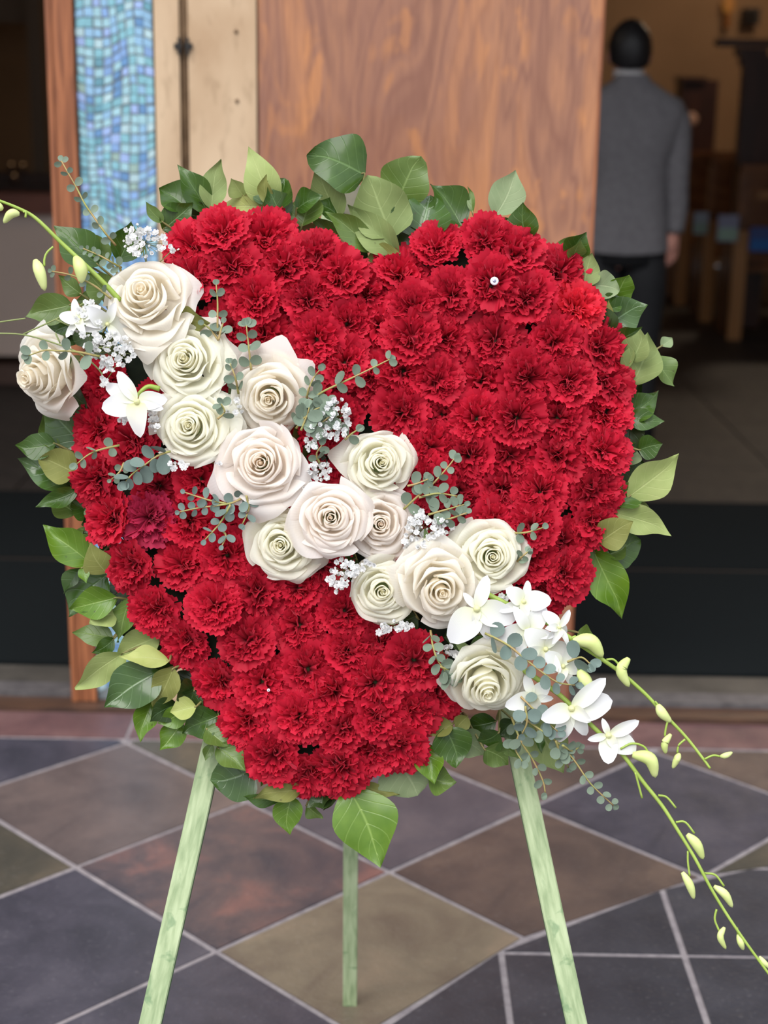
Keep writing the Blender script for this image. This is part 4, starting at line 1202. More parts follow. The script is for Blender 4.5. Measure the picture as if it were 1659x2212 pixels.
sprig('tallest broad leaf above the notch with a curled leaf below it', [(664, 330, 788, 378, 92, 'dark', {'broad': .9, 'roll': 8, 'arch': .05, 'fold': .12}), (686, 356, 736, 470, 50, 'under'), (688, 438, 734, 470, 40, 'dark')], seed=5)
sprig('two rounded upright leaves over the notch, the front one olive with pale veins', [(799, 376, 849, 512, 92, 'under', {'broad': .9, 'roll': 0, 'd': 1.935, 'fold': .12}), (905, 335, 860, 432, 82, 'mid', {'broad': 1.0, 'roll': -8, 'fold': .14})], seed=6)
sprig('folded leaves drooping into the notch between the lobes', [(746, 446, 862, 546, 52, 'under', {'d': 1.93}), (704, 454, 808, 542, 42, 'mid', {'d': 1.94}), (672, 464, 735, 515, 30, 'mid'), (781, 570, 864, 548, 34, 'olive', {'d': 1.925}), (700, 503, 638, 490, 20, 'brown'), (800, 565, 742, 530, 46, 'deep'), (855, 495, 890, 550, 34, 'deep'), (760, 560, 800, 590, 40, 'deep')], seed=7, d0=1.95)
sprig('large shiny leaf and dark companions at the left of the right lobe', [(925, 417, 905, 516, 92, 'gloss', {'broad': 1.0, 'roll': -12, 'd': 1.945}), (932, 398, 998, 492, 60, 'dark', {'roll': 10}), (872, 480, 892, 540, 34, 'deep')], seed=8)
sprig('pale pointed leaf standing above the right lobe with shiny leaves at its foot', [(1110, 367, 1070, 466, 58, 'pale', {'roll': 5}), (1017, 402, 1021, 460, 12, 'mid'), (994, 488, 1126, 498, 46, 'gloss', {'roll': -10}), (1128, 438, 1138, 516, 48, 'dark')], seed=9)
sprig('narrow arched leaf and dark pair at the upper right corner by the door edge', [(1245, 504, 1189, 540, 13, 'mid', {'roll': 0}), (1267, 501, 1230, 555, 44, 'dark'), (1255, 516, 1236, 562, 28, 'mid', {'d': 1.94}), (1280, 548, 1262, 620, 46, 'under'), (1285, 570, 1270, 622, 24, 'under')], seed=10)
sprig('round pale leaf and bright green leaf beside the coral carnation', [(1338, 626, 1282, 616, 46, 'pale', {'broad': 1., 'roll': 0}), (1357, 594, 1328, 646, 44, 'bright', B9), (1316, 648, 1280, 640, 40, 'olive'), (1345, 640, 1305, 665, 34, 'dark')], seed=11)
sprig('shiny veined leaf pointing right with an olive leaf on edge', [(1393, 653, 1316, 700, 58, 'gloss', {'roll': 12}), (1319, 650, 1308, 706, 19, 'olive', {'roll': 0}), (1386, 703, 1330, 735, 32, 'dark'), (1290, 655, 1320, 720, 40, 'deep')], seed=12)
sprig('long upright underside-up leaves on the right rim below the shiny veined leaf', [(1390, 712, 1362, 782, 42, 'under'), (1360, 730, 1342, 800, 36, 'under'), (1405, 722, 1364, 832, 64, 'under', {'roll': -8, 'd': 1.945}), (1454, 836, 1412, 770, 42, 'mid'), (1453, 728, 1428, 748, 22, 'pale', {'d': 1.99}), (1370, 800, 1330, 830, 26, 'dark')], seed=13)
sprig('dark curled leaves in the middle of the right rim', [(1427, 846, 1344, 908, 44, 'dark', {'wave': 1.6}), (1436, 905, 1352, 900, 34, 'dark'), (1356, 998, 1364, 900, 46, 'deep'), (1432, 962, 1380, 972, 40, 'dark'), (1372, 960, 1344, 1004, 46, 'pale')], seed=14)
sprig('long light leaf reaching furthest right from the rim', [(1470, 984, 1356, 1074, 60, 'light', {'roll': 6, 'd': 1.935}), (1429, 1011, 1358, 1042, 30, 'light'), (1400, 1031, 1325, 1090, 42, 'dark', {'d': 1.93})], seed=15)
sprig('pale spear-shaped leaf and grey-green leaf on the lower right rim', [(1451, 1149, 1326, 1108, 46, 'light', {'d': 1.935}), (1421, 1128, 1338, 1096, 48, 'under'), (1366, 1126, 1294, 1172, 52, 'olive', {'d': 1.93, 'roll': 0}), (1386, 1165, 1320, 1204, 56, 'dark', B9), (1355, 1180, 1310, 1200, 32, 'mid')], seed=16)
sprig('long dark leaf hanging at the lower right over the black mat', [(1354, 1332, 1281, 1186, 62, 'bright', {'roll': 6, 'arch': .04})], seed=17)
sprig('small dark leaf behind the yellow orchid bud', [(1284, 1378, 1248, 1366, 28, 'mid')], seed=18, root_px=(1210, 1360))
# left side
sprig('large dark leaf at the upper left with smaller leaves behind the biggest rose', [(123, 478, 214, 574, 60, 'dark', {'roll': 8}), (177, 500, 236, 562, 34, 'mid'), (280, 478, 255, 566, 48, 'dark'), (190, 588, 236, 640, 48, 'mid'), (150, 545, 200, 578, 26, 'deep')], seed=19, root_px=(270, 620))
sprig('light leaf pointing left beside the gypsophila stems', [(56, 677, 156, 658, 50, 'mid', {'roll': -6}), (126, 596, 176, 636, 28, 'mid'), (162, 648, 222, 646, 32, 'mid'), (80, 738, 164, 700, 46, 'dark'), (100, 725, 172, 735, 40, 'deep'), (150, 700, 210, 740, 46, 'deep')], seed=20, root_px=(240, 680))
sprig('dark leaves behind the side-facing rose', [(168, 850, 176, 780, 48, 'dark'), (190, 880, 150, 850, 40, 'deep'), (195, 770, 250, 740, 50, 'deep'), (250, 820, 300, 760, 50, 'deep')], seed=21, root_px=(230, 790))
sprig('olive leaf between the two uppermost roses', [(450, 697, 380, 690, 40, 'olive', {'d': 1.89})], seed=22, root_px=(370, 690), d0=1.90)
sprig('big glossy dark leaf on the left rim below the side-facing rose', [(96, 878, 178, 962, 70, 'gloss', {'roll': -8}), (87, 896, 138, 972, 46, 'mid'), (140, 966, 182, 972, 34, 'mid')], seed=23)
sprig('fan of leaves at the left rim with a round olive leaf on top', [(32, 966, 120, 958, 44, 'dark'), (39, 998, 165, 1040, 58, 'gloss', {'roll': 4}), (86, 985, 164, 1022, 56, 'olive', {'broad': .8, 'roll': 0, 'd': 1.935}), (100, 958, 130, 968, 24, 'mid')], seed=24)
sprig('thin curled leaves under the fan at the left rim', [(73, 1086, 170, 1058, 30, 'dark'), (111, 1066, 165, 1110, 46, 'mid'), (148, 1080, 198, 1115, 40, 'dark'), (205, 1118, 190, 1092, 16, 'pale')], seed=25)
sprig('bright pointed leaf reaching left over the black mat', [(86, 1142, 196, 1217, 56, 'bright', {'roll': 5}), (148, 1166, 214, 1146, 20, 'mid'), (178, 1150, 214, 1130, 28, 'deep'), (190, 1170, 216, 1145, 22, 'mid')], seed=26)
sprig('speckled olive leaf beside a wide grey-green leaf on the left rim', [(194, 1176, 232, 1238, 46, 'olive', {'roll': 0, 'd': 1.935}), (148, 1330, 232, 1242, 78, 'gloss', {'roll': 10}), (133, 1280, 174, 1230, 24, 'deep'), (186, 1257, 178, 1226, 18, 'bright', {'d': 1.93})], seed=27)
sprig('two-toned bright leaf and its neighbours at the lower left rim', [(148, 1317, 252, 1291, 52, 'bright', {'roll': 0, 'd': 1.935, 'fold': .5}), (192, 1343, 252, 1326, 42, 'light'), (251, 1391, 282, 1294, 40, 'mid', {'d': 1.935}), (159, 1361, 244, 1377, 36, 'mid'), (199, 1410, 246, 1380, 26, 'dark'), (280, 1350, 262, 1300, 40, 'deep')], seed=28)
sprig('long wavy light leaf pointing down left over the mosaic base', [(167, 1496, 268, 1410, 46, 'light', {'wave': 1.3, 'd': 1.94}), (248, 1419, 345, 1374, 52, 'light', {'roll': -4}), (290, 1405, 350, 1412, 24, 'gloss'), (257, 1425, 366, 1428, 30, 'yellow', {'d': 1.93})], seed=29)
sprig('large dark leaf with a pale midrib at the lower left beside the speckled leaf', [(230, 1535, 345, 1450, 76, 'gloss', {'roll': 0, 'fold': .2}), (333, 1528, 374, 1444, 46, 'olive', {'d': 1.93, 'roll': 0, 'broad': .5}), (380, 1514, 424, 1484, 48, 'deep'), (400, 1540, 420, 1490, 40, 'deep')], seed=30)
sprig('narrow leaves curling downward at the lower left', [(296, 1600, 330, 1512, 38, 'bright', {'roll': -6}), (279, 1513, 330, 1506, 20, 'mid'), (322, 1556, 382, 1520, 40, 'deep')], seed=31)
sprig('yellow-green crumpled leaves at the lower left above the easel leg', [(343, 1566, 404, 1532, 36, 'bright'), (367, 1541, 424, 1526, 36, 'yellow', {'d': 1.93}), (348, 1622, 394, 1562, 42, 'bright', {'roll': 0}), (390, 1577, 472, 1546, 54, 'dark', {'roll': 4})], seed=32)
sprig('wide shiny leaf at the bottom left with a pale folded leaf above it', [(456, 1690, 550, 1660, 84, 'gloss', {'broad': 1.0, 'roll': 0, 'fold': .1}), (495, 1610, 446, 1574, 38, 'mid', {'d': 1.935}), (529, 1666, 470, 1614, 40, 'mid', {'d': 1.93}), (441, 1642, 458, 1608, 18, 'mid')], seed=33)
sprig('leaves under the bottom tip pointing left and down', [(524, 1721, 604, 1730, 24, 'dark'), (545, 1716, 655, 1705, 32, 'olive', {'d': 1.94}), (621, 1803, 631, 1720, 48, 'bright', {'roll': 0}), (563, 1700, 580, 1660, 14, 'mid')], seed=34)
sprig('small leaves directly under the bottom tip', [(664, 1742, 716, 1716, 34, 'deep'), (697, 1768, 662, 1738, 24, 'mid'), (702, 1753, 728, 1714, 14, 'mid'), (690, 1745, 700, 1700, 40, 'deep')], seed=35)
sprig('largest bright leaf hanging below the tip in front of the rear easel leg', [(813, 1878, 752, 1702, 98, 'bright', {'roll': -6, 'd': 1.935, 'fold': .22, 'arch': .03})], seed=36)
sprig('round grey-green leaf under the right side of the bottom point', [(903, 1718, 858, 1644, 98, 'pale', {'broad': 1.0, 'roll': 0, 'fold': .08}), (864, 1714, 778, 1694, 18, 'olive', {'d': 1.945})], seed=37)
sprig('dark drooping leaves right of the round grey-green leaf', [(934, 1696, 914, 1606, 46, 'bright', {'d': 1.94}), (984, 1690, 926, 1680, 46, 'mid'), (991, 1653, 962, 1572, 62, 'dark', {'roll': 0, 'd': 1.935, 'broad': .6})], seed=38)
sprig('light leaves below the nodding rose', [(1050, 1628, 990, 1582, 48, 'pale'), (925, 1584, 978, 1564, 28, 'olive', {'d': 1.935}), (985, 1578, 1010, 1548, 28, 'olive', {'d': 1.935}), (1099, 1652, 1046, 1618, 46, 'mid', {'d': 1.94})], seed=39, root_px=(1000, 1540))
sprig('dark leaves directly beneath the nodding rose', [(1033, 1606, 1078, 1582, 44, 'dark', {'d': 1.93}), (1001, 1574, 1072, 1558, 42, 'dark'), (1078, 1590, 1110, 1556, 44, 'deep'), (1126, 1640, 1080, 1606, 15, 'mid')], seed=40, root_px=(1080, 1530))
sprig('large pale leaf hanging behind the eucalyptus at the lower right', [(1205, 1676, 1146, 1556, 70, 'under', {'roll': 0, 'd': 1.96}), (1169, 1627, 1164, 1584, 16, 'dark', {'d': 1.95})], seed=41, root_px=(1120, 1500))
sprig('dark leaf showing between the nodding rose and the orchid petals', [(1006, 1400, 1060, 1396, 40, 'dark', {'d': 1.90}), (1040, 1420, 1090, 1400, 46, 'deep', {'d': 1.91}), (1062, 1296, 1096, 1316, 34, 'dark', {'d': 1.885}), (960, 1380, 1010, 1370, 44, 'deep', {'d': 1.915})], seed=42, root_px=(1080, 1370), d0=1.92)
sprig('dark filler leaves glimpsed between the central roses', [(690, 960, 660, 1000, 46, 'deep', {'d': 1.905}), (500, 830, 520, 880, 44, 'deep', {'d': 1.905}), (640, 1070, 610, 1050, 40, 'dark', {'d': 1.90}), (920, 1190, 860, 1200, 46, 'deep', {'d': 1.905}), (640, 900, 660, 950, 46, 'deep', {'d': 1.91}), (905, 1120, 890, 1170, 46, 'deep', {'d': 1.91}), (520, 920, 500, 890, 40, 'deep', {'d': 1.91}), (745, 1225, 770, 1205, 40, 'deep', {'d': 1.91}), (860, 1350, 900, 1330, 40, 'deep', {'d': 1.91})], seed=43, root_px=(700, 1040), d0=1.92)
sprig('dark filler leaves tucked under the lower left rim', [(215, 1215, 262, 1190, 60, 'deep', {'d': 1.968}), (232, 1300, 290, 1262, 66, 'deep', {'d': 1.968}), (262, 1370, 330, 1340, 70, 'deep', {'d': 1.968}), (318, 1440, 392, 1410, 66, 'deep', {'d': 1.968}), (380, 1510, 440, 1470, 60, 'deep', {'d': 1.968}), (420, 1575, 490, 1530, 60, 'dark', {'d': 1.968}), (480, 1640, 540, 1600, 60, 'deep', {'d': 1.968})], d0=1.968, seed=51)
sprig('dark filler leaves tucked under the right rim', [(1345, 760, 1300, 740, 60, 'deep', {'d': 1.968}), (1385, 830, 1330, 850, 60, 'deep', {'d': 1.968}), (1390, 930, 1335, 930, 60, 'dark', {'d': 1.968}), (1395, 1000, 1320, 1010, 60, 'deep', {'d': 1.968}), (1380, 1080, 1310, 1060, 60, 'dark', {'d': 1.968}), (1340, 1150, 1290, 1130, 56, 'deep', {'d': 1.968}), (1320, 700, 1270, 660, 56, 'mid', {'d': 1.968})], d0=1.968, seed=52)
sprig('dark filler leaves tucked under the left rim', [(110, 930, 180, 920, 56, 'deep', {'d': 1.968}), (120, 1010, 190, 1000, 60, 'dark', {'d': 1.968}), (130, 1075, 200, 1060, 60, 'deep', {'d': 1.968}), (175, 1130, 225, 1110, 50, 'deep', {'d': 1.968})], d0=1.968, seed=53)
# ================================================================== eucalyptus
def euc_mat(name, c1, c2):
    t = NT(name).set(0.6, 0, 0.3)
    nz = t.noise(70, 4, 0.3, t.coord()); oi = t.n('ShaderNodeObjectInfo')
    col = t.ramp(nz.outputs[0], [(0.35, c1), (0.68, c2)])
    hs = t.n('ShaderNodeHueSaturation'); t.l(t.math('ADD', t.math('MULTIPLY', oi.outputs['Random'], 0.35), 0.8), hs.inputs['Value']); t.l(col, hs.inputs['Color'])
    t.base(hs.outputs[0]); t.translucent(c2, 0.15)
    return t.m
M_euc = euc_mat('eucalyptus_silver', rgb(106, 124, 106), rgb(134, 148, 130))
M_eucb = euc_mat('eucalyptus_blue', rgb(96, 116, 108), rgb(130, 146, 140))
M_estem = plain('eucalyptus_stem', rgb(150, 150, 84), rgb(166, 140, 92), 60, 0.6)
def disc(elong):
    m = MB()
    c = m.vert((0, 0, 0)); rings = 2; n = 14
    prev = None
    for r in range(1, rings + 1):
        ring = []
        for i in range(n):
            a = 6.283 * i / n; k = r / rings
            x = math.sin(a) * k * (0.98 - 0.10 * math.cos(a)); y = -math.cos(a) * k * elong + elong
            ring.append(m.vert((x, y, 0.22 * (x * x) + 0.10 * (y - elong) ** 2 - 0.05 * k)))
        prev = ring if r == 1 else prev
        if r == 1:
            for i in range(n): m.f.append((c, ring[i], ring[(i + 1) % n]))
        else:
            for i in range(n): m.f.append((prev[i], ring[i], ring[(i + 1) % n], prev[(i + 1) % n]))
    for f in m.f: pass
    m.v[0] = (0, elong, -0.05)
    return m.mesh('leaf')
EL = {}
for nm, mt in (('s', M_euc), ('b', M_eucb)):
    EL[nm] = []
    for el in (1.0, 1.1, 1.25):
        d = disc(el); d.materials.append(mt); EL[nm].append(d)
bud = MB(); bud.lathe([(0.2, -1.0), (0.8, -0.4), (0.9, 0.3), (0.3, 0.9)], 8); budm = bud.mesh('bud'); budm.materials.append(M_euc)
def euc(label, lines, r0, r1, d=1.862, step=26, kind='s', seed=0, dtip=0.0, group='eucalyptus twigs', flat=0.6):
    rnd = random.Random(seed + 900)
    first = lines[0]
    e = empty('eucalyptus_twig', P(first[0][0], first[0][1], d + .012), label, 'eucalyptus', group)
    for li, ln in enumerate(lines):
        n = len(ln)
        pts = catmull([P(p[0], p[1], d + dtip * k / max(1, n - 1) + rnd.uniform(-.004, .003) + (0.012 if k == 0 and li == 0 else 0)) for k, p in enumerate(ln)], 6)
        st = MB(); st.tube(pts, [0.0016 - 0.0008 * k / len(pts) for k in range(len(pts))], 5)
        mobj('stem', st.mesh('stem'), parent=e, mat=M_estem)
        acc = 0; stepm = step * MM; tot = sum((pts[k + 1] - pts[k]).length for k in range(len(pts) - 1)); nxt = stepm * .5; flip = rnd.random() < .5
        for k in range(len(pts) - 1):
            sg = pts[k + 1] - pts[k]; L = sg.length
            while nxt <= acc + L:
                p = pts[k].lerp(pts[k + 1], (nxt - acc) / L); f = nxt / tot
                r = (r0 * (1 - f) + r1 * f) * MM * rnd.uniform(.85, 1.12)
                tdir = sg.normalized()
                side = tdir.cross(NN).normalized(); 
                for s in (-1, 1):
                    if flip: dv = (side * s * .55 + NN * .35 * s * (1 - flat) + tdir * rnd.uniform(.1, .8)).normalized()
                    else: dv = (side * s + tdir * rnd.uniform(.2, .8)).normalized()
                    z = (NN + RT * rnd.uniform(-.95, .95) + UP * rnd.uniform(-.8, .8))
                    if flip: z = z * 0.6 + side * s * rnd.uniform(.2, 1.1)
                    z = (z - dv * z.dot(dv)).normalized(); x = dv.cross(z)
                    M = Matrix(((x.x, dv.x, z.x), (x.y, dv.y, z.y), (x.z, dv.z, z.z))).to_4x4(); M.translation = p + dv * .001
                    mobj('leaf', rnd.choice(EL[kind]), M @ Matrix.Scale(r, 4), e)
                flip = not flip
                nxt += stepm * (1.15 - .35 * f)
            acc += L
        tip = pts[-1]
        for q in range(2):
            td = (pts[-1] - pts[-2]).normalized(); dv = (td + RT * rnd.uniform(-.6, .6)).normalized(); z = (NN - dv * NN.dot(dv)).normalized(); x = dv.cross(z)
            M = Matrix(((x.x, dv.x, z.x), (x.y, dv.y, z.y), (x.z, dv.z, z.z))).to_4x4(); M.translation = tip
            mobj('leaf', rnd.choice(EL[kind]), M @ Matrix.Scale(r1 * MM * .75, 4), e)
euc('eucalyptus twig reaching up left across the mosaic', [[(250, 530), (225, 500), (200, 465), (183, 440), (165, 405), (148, 375), (133, 348)]], 9, 7.5, 1.90, 34, seed=1)
euc('bare-looking eucalyptus twig with leaves on edge, left of the largest rose', [[(262, 578), (240, 566), (215, 552), (180, 537)]], 9, 5, 1.885, 16, seed=2)
euc('thin eucalyptus twig crossing the yellow orchid buds on the left', [[(240, 645), (205, 618), (170, 600), (145, 592), (112, 586)]], 9, 6, 1.865, 38, seed=3)
euc('eucalyptus twig lying over the side-facing rose', [[(215, 770), (165, 760), (125, 758), (95, 757), (62, 768)]], 13, 9, 1.840, 42, seed=4)
euc('upright eucalyptus twig beside the uppermost roses against red carnations', [[(471, 745), (470, 700), (470, 655), (467, 615)], [(472, 735), (455, 712), (440, 700)], [(472, 735), (478, 710), (482, 698)]], 11, 8, 1.872, 42, seed=5)
euc('second upright eucalyptus twig above the rose with the square back petal', [[(543, 800), (538, 755), (532, 703)]], 13, 10, 1.868, 27, seed=6)
euc('short eucalyptus twig between the cream rose and the square-petalled rose', [[(515, 850), (508, 815), (497, 785)], [(470, 905), (485, 890), (478, 872)]], 10, 8, 1.862, 24, seed=7)
euc('long eucalyptus twig pointing right over the carnations from the square-petalled rose', [[(668, 866), (700, 845), (740, 826), (790, 802), (842, 776)]], 14, 8, 1.862, 44, seed=8)
euc('small eucalyptus tuft right of the square-petalled rose', [[(662, 862), (668, 838), (678, 815), (690, 800)]], 11, 10, 1.866, 22, seed=9)
euc('dense eucalyptus rosette beside the upper baby\'s breath', [[(640, 925), (655, 905), (680, 885), (705, 878)], [(660, 925), (690, 915), (712, 900)], [(650, 930), (662, 900), (668, 880)]], 14, 12, 1.862, 20, seed=10)
euc('few eucalyptus leaves above the rose with the long left petal', [[(690, 1000), (684, 980), (695, 962)], [(745, 950), (758, 938), (770, 930)]], 11, 10, 1.868, 22, seed=11)
euc('thin eucalyptus twig pointing left over the left rim carnations', [[(258, 962), (215, 972), (190, 983), (166, 1002)]], 10, 10, 1.872, 32, seed=12)
euc('eucalyptus with broad blue-grey leaves below the cream rose and orchid', [[(368, 975), (340, 985), (312, 1005), (288, 1022), (272, 1040)]], 17, 13, 1.864, 24, 'b', seed=13)
euc('tiny eucalyptus tip on the left rim carnations', [[(268, 1000), (258, 1020), (240, 1036)]], 9, 6, 1.872, 22, seed=14)
euc('branched eucalyptus twig spreading left over the carnations under the drooping petal', [[(540, 1066), (505, 1085), (470, 1092), (430, 1097), (388, 1106)], [(488, 1088), (450, 1080), (400, 1064)], [(498, 1090), (475, 1130), (443, 1166)], [(532, 1070), (537, 1100), (524, 1132)], [(480, 1145), (488, 1158), (480, 1178)]], 12, 7, 1.866, 27, 'b', seed=15)
euc('branched eucalyptus twig spreading up right from the peach-hearted rose', [[(872, 1100), (905, 1070), (935, 1045), (965, 1012), (982, 990)], [(905, 1075), (945, 1066), (988, 1072)], [(925, 1112), (960, 1102), (1002, 1090)], [(945, 1130), (980, 1118), (1008, 1108)], [(880, 1050), (900, 1045), (925, 1035)]], 13, 8, 1.870, 28, seed=16)
euc('eucalyptus tip pointing right beside the rose at the end of the band', [[(1108, 1152), (1138, 1150), (1172, 1140)]], 12, 9, 1.872, 30, seed=17)
euc('tiny pair of eucalyptus leaves on carnations right of the end rose', [[(1118, 1212), (1128, 1202), (1140, 1192)]], 10, 6, 1.872, 16, seed=18)
euc('hanging eucalyptus twig left of the nodding rose', [[(930, 1362), (935, 1395), (945, 1425), (962, 1450)], [(950, 1440), (968, 1448), (975, 1462)]], 12, 12, 1.868, 22, seed=19)
euc('eucalyptus with large paired blue-grey leaves among the lower orchids', [[(1048, 1368), (1095, 1392), (1130, 1420), (1168, 1450), (1205, 1474), (1242, 1480)], [(1225, 1430), (1255, 1420), (1275, 1434)]], 17, 10, 1.834, 33, 'b', seed=20)
euc('long eucalyptus trail hanging over the paving at the lower right', [[(1120, 1545), (1165, 1575), (1200, 1600), (1240, 1642), (1275, 1692), (1325, 1740)], [(1200, 1600), (1212, 1630), (1228, 1658)], [(1215, 1610), (1235, 1622), (1250, 1615)]], 12, 8, 1.845, 34, seed=21, dtip=.02)
euc('eucalyptus twig with round leaves right of the nodding rose', [[(1125, 1505), (1150, 1530), (1180, 1558), (1205, 1580)], [(1135, 1525), (1138, 1560), (1128, 1585)]], 15, 10, 1.842, 28, 'b', seed=22)
euc('thin eucalyptus trail in front of the right easel leg', [[(1105, 1550), (1125, 1600), (1150, 1640), (1172, 1685), (1178, 1712)], [(1120, 1590), (1112, 1615), (1128, 1645)]], 11, 9, 1.88, 34, seed=23)

# ================================================================== baby's breath
t = NT('gypsophila_white').set(0.6, 0, 0.3); t.base((0.88, 0.88, 0.88, 1)); t.translucent((0.88, 0.88, 0.88, 1), 0.4); M_gyp = t.m
M_gstem = plain('gypsophila_stem', rgb(128, 138, 84), None, rough=0.6)
def floret(seed, cup):
    rnd = random.Random(seed); m = MB()
    for (n, tilt, L, w) in ((6, 72, 1.0, .42), (6, 50, .8, .36), (4, 25, .55, .28)):
        o = rnd.uniform(0, 6)
        for k in range(n):
            a = o + 6.283 * k / n; tt = R_(tilt - cup + rnd.uniform(-10, 10)); b = len(m.v)
            rd = Vector((math.cos(a), math.sin(a), 0)); tg = Vector((-math.sin(a), math.cos(a), 0))
            for (v, ww) in ((0.05, .08), (0.6, .9), (1.0, .55)):
                c = rd * math.sin(tt) * L * v + Vector((0, 0, math.cos(tt) * L * v * .9))
                m.vert(c - tg * w * ww); m.vert(c + tg * w * ww)
            m.f += [(b, b + 1, b + 3, b + 2), (b + 2, b + 3, b + 5, b + 4)]
    me = m.mesh('floret', False); me.materials.append(M_gyp); return me
FL = [floret(1, 0), floret(2, 15), floret(3, 35), floret(4, 5)]
def gyp(label, blobs, src, d=1.872, seed=0, extra=(), rs=(6.5, 9.5)):
    rnd = random.Random(seed + 333)
    e = empty('babys_breath', P(src[0], src[1], d + .03), label, 'baby\'s breath', 'baby\'s breath clusters')
    st = MB(); S = P(src[0], src[1], d + .03)
    for (cx, cy, rx, ry, n) in blobs:
        hub = P(cx, cy, d + .018); st.tube([S, S.lerp(hub, .5), hub], .0007, 4)
        pts = []
        for k in range(n):
            for _ in range(20):
                a = rnd.uniform(0, 6.28); q = math.sqrt(rnd.random()); x, y = cx + rx * q * math.cos(a), cy + ry * q * math.sin(a)
                if all((x - u) ** 2 + (y - v) ** 2 > 81 for u, v in pts): break
            pts.append((x, y))
            p = P(x, y, d - .012 + rnd.uniform(-.008, .010))
            ax = (NN + RT * rnd.uniform(-.8, .8) + UP * rnd.uniform(-.6, .8)).normalized()
            r = rnd.uniform(*rs) * MM * (0.45 if rnd.random() < .14 else 1)
            mobj('floret', rnd.choice(FL), frame(ax, rnd.uniform(0, 6), p, scale=r), e)
            st.tube([hub, hub.lerp(p, .5) - NN * .004, p - ax * .001], .00035, 3, False)
    for ln in extra:
        st.tube(catmull([P(q[0], q[1], d - .006) for q in ln], 4), .0010, 5)
    mobj('stems', st.mesh('stems'), parent=e, mat=M_gstem)['kind'] = 'stuff'
gyp('baby\'s breath above the largest rose at the upper left', [(312, 525, 46, 32, 36), (375, 538, 14, 6, 4), (300, 500, 30, 16, 8)], (320, 590), 1.885, 1)
gyp('baby\'s breath with long green stems left of the largest rose', [(190, 705, 32, 45, 22), (245, 755, 45, 38, 42), (235, 790, 20, 16, 8), (228, 825, 10, 12, 3), (180, 662, 22, 14, 4)], (270, 760), 1.872, 2,
    [[(-20, 720), (50, 723), (120, 742), (175, 765), (215, 800), (225, 825)], [(50, 722), (120, 690), (155, 672), (180, 655)], [(-15, 698), (25, 692), (55, 688)], [(120, 690), (160, 708), (190, 720)], [(130, 742), (120, 720)], [(175, 765), (210, 752), (240, 750)]])
gyp('baby\'s breath beside the eucalyptus rosette in the upper middle', [(722, 905, 34, 46, 52), (690, 935, 26, 18, 14), (672, 960, 14, 14, 6)], (690, 950), 1.878, 3)
gyp('small patch of baby\'s breath between the blush rose and the long-petalled rose', [(690, 1018, 24, 22, 20), (668, 1048, 22, 8, 5)], (690, 1040), 1.888, 4)
gyp('baby\'s breath right of the peach-hearted rose', [(910, 1150, 36, 34, 38), (955, 1135, 22, 20, 12), (890, 1175, 20, 10, 8), (900, 1115, 16, 16, 8)], (905, 1180), 1.878, 5)
gyp('baby\'s breath hanging left under the central rose', [(742, 1235, 30, 26, 24), (728, 1260, 20, 18, 14), (790, 1222, 20, 10, 6)], (770, 1225), 1.875, 6)
gyp('baby\'s breath sprinkled under the ruffled cream rose', [(862, 1352, 40, 10, 14), (825, 1362, 12, 10, 4)], (860, 1320), 1.880, 7)
gyp('baby\'s breath beside the hanging eucalyptus left of the nodding rose', [(965, 1412, 22, 18, 12)], (975, 1380), 1.886, 8)
gyp('few baby\'s breath florets below the cream rose on the left', [(385, 1004, 22, 10, 6), (470, 1003, 8, 6, 2)], (400, 980), 1.878, 9)
gyp('baby\'s breath peeking between the two upper cream roses', [(508, 885, 18, 22, 12)], (510, 900), 1.885, 10)
gyp('baby\'s breath around the white orchid lip on the left', [(330, 905, 12, 30, 12), (272, 905, 12, 12, 6), (325, 868, 20, 10, 6)], (320, 890), 1.882, 11)
gyp('baby\'s breath between the end rose and the lower orchids', [(1085, 1298, 14, 12, 8), (1130, 1540, 14, 16, 7)], (1090, 1310), 1.884, 12)
# ================================================================== dendrobium orchids
def orch_mat(name, c1, c2, fac=0.25):
    t = NT(name).set(0.5, 0, 0.35)
    tc = t.n('ShaderNodeTexCoord'); sx = t.n('ShaderNodeSeparateXYZ'); t.l(tc.outputs['UV'], sx.inputs[0])
    t.base(t.mix(t.math('POWER', t.math('SUBTRACT', 1.0, sx.outputs[1]), 2.2), c1, c2))
    w = t.n('ShaderNodeTexWave', bands_direction='X'); w.inputs['Scale'].default_value = 6; t.l(tc.outputs['UV'], w.inputs['Vector']); t.bump(w.outputs['Fac'], .06, .001)
    t.translucent(c1, fac)
    return t.m
M_orch = orch_mat('orchid_white', (0.84, 0.84, 0.86, 1), (0.80, 0.83, 0.56, 1))
M_lip = orch_mat('orchid_lip', (0.86, 0.85, 0.84, 1), (0.78, 0.78, 0.40, 1))
M_obud = plain('orchid_bud', rgb(196, 208, 128), rgb(212, 220, 152), 30, 0.45)
M_ostem = plain('orchid_stem', rgb(140, 164, 66), rgb(156, 178, 82), 30, 0.45)
def opetal(L, Wd, bend, fold, pw=0.8, tipw=1.0, twist=0.0):
    m = MB()
    def fn(u, v):
        s = (u - .5) * 2
        w = Wd / 2 * (0.16 + 0.84 * math.sin(math.pi * min(1, v ** pw * 0.97 + .01)) ** 0.75) * (1 if v < .92 else max(0.12, ((1 - v) / .08) ** .55 * tipw))
        a = bend * v
        y = L * v * math.cos(a * .6); z = -L * v * math.sin(a) + fold * w * s * s
        sx_, sz = s * w * math.cos(twist * v), s * w * math.sin(twist * v)
        return Vector((sx_, y, z + sz))
    m.grid(fn, 8, 12)
    return m.mesh('petal', True, True)
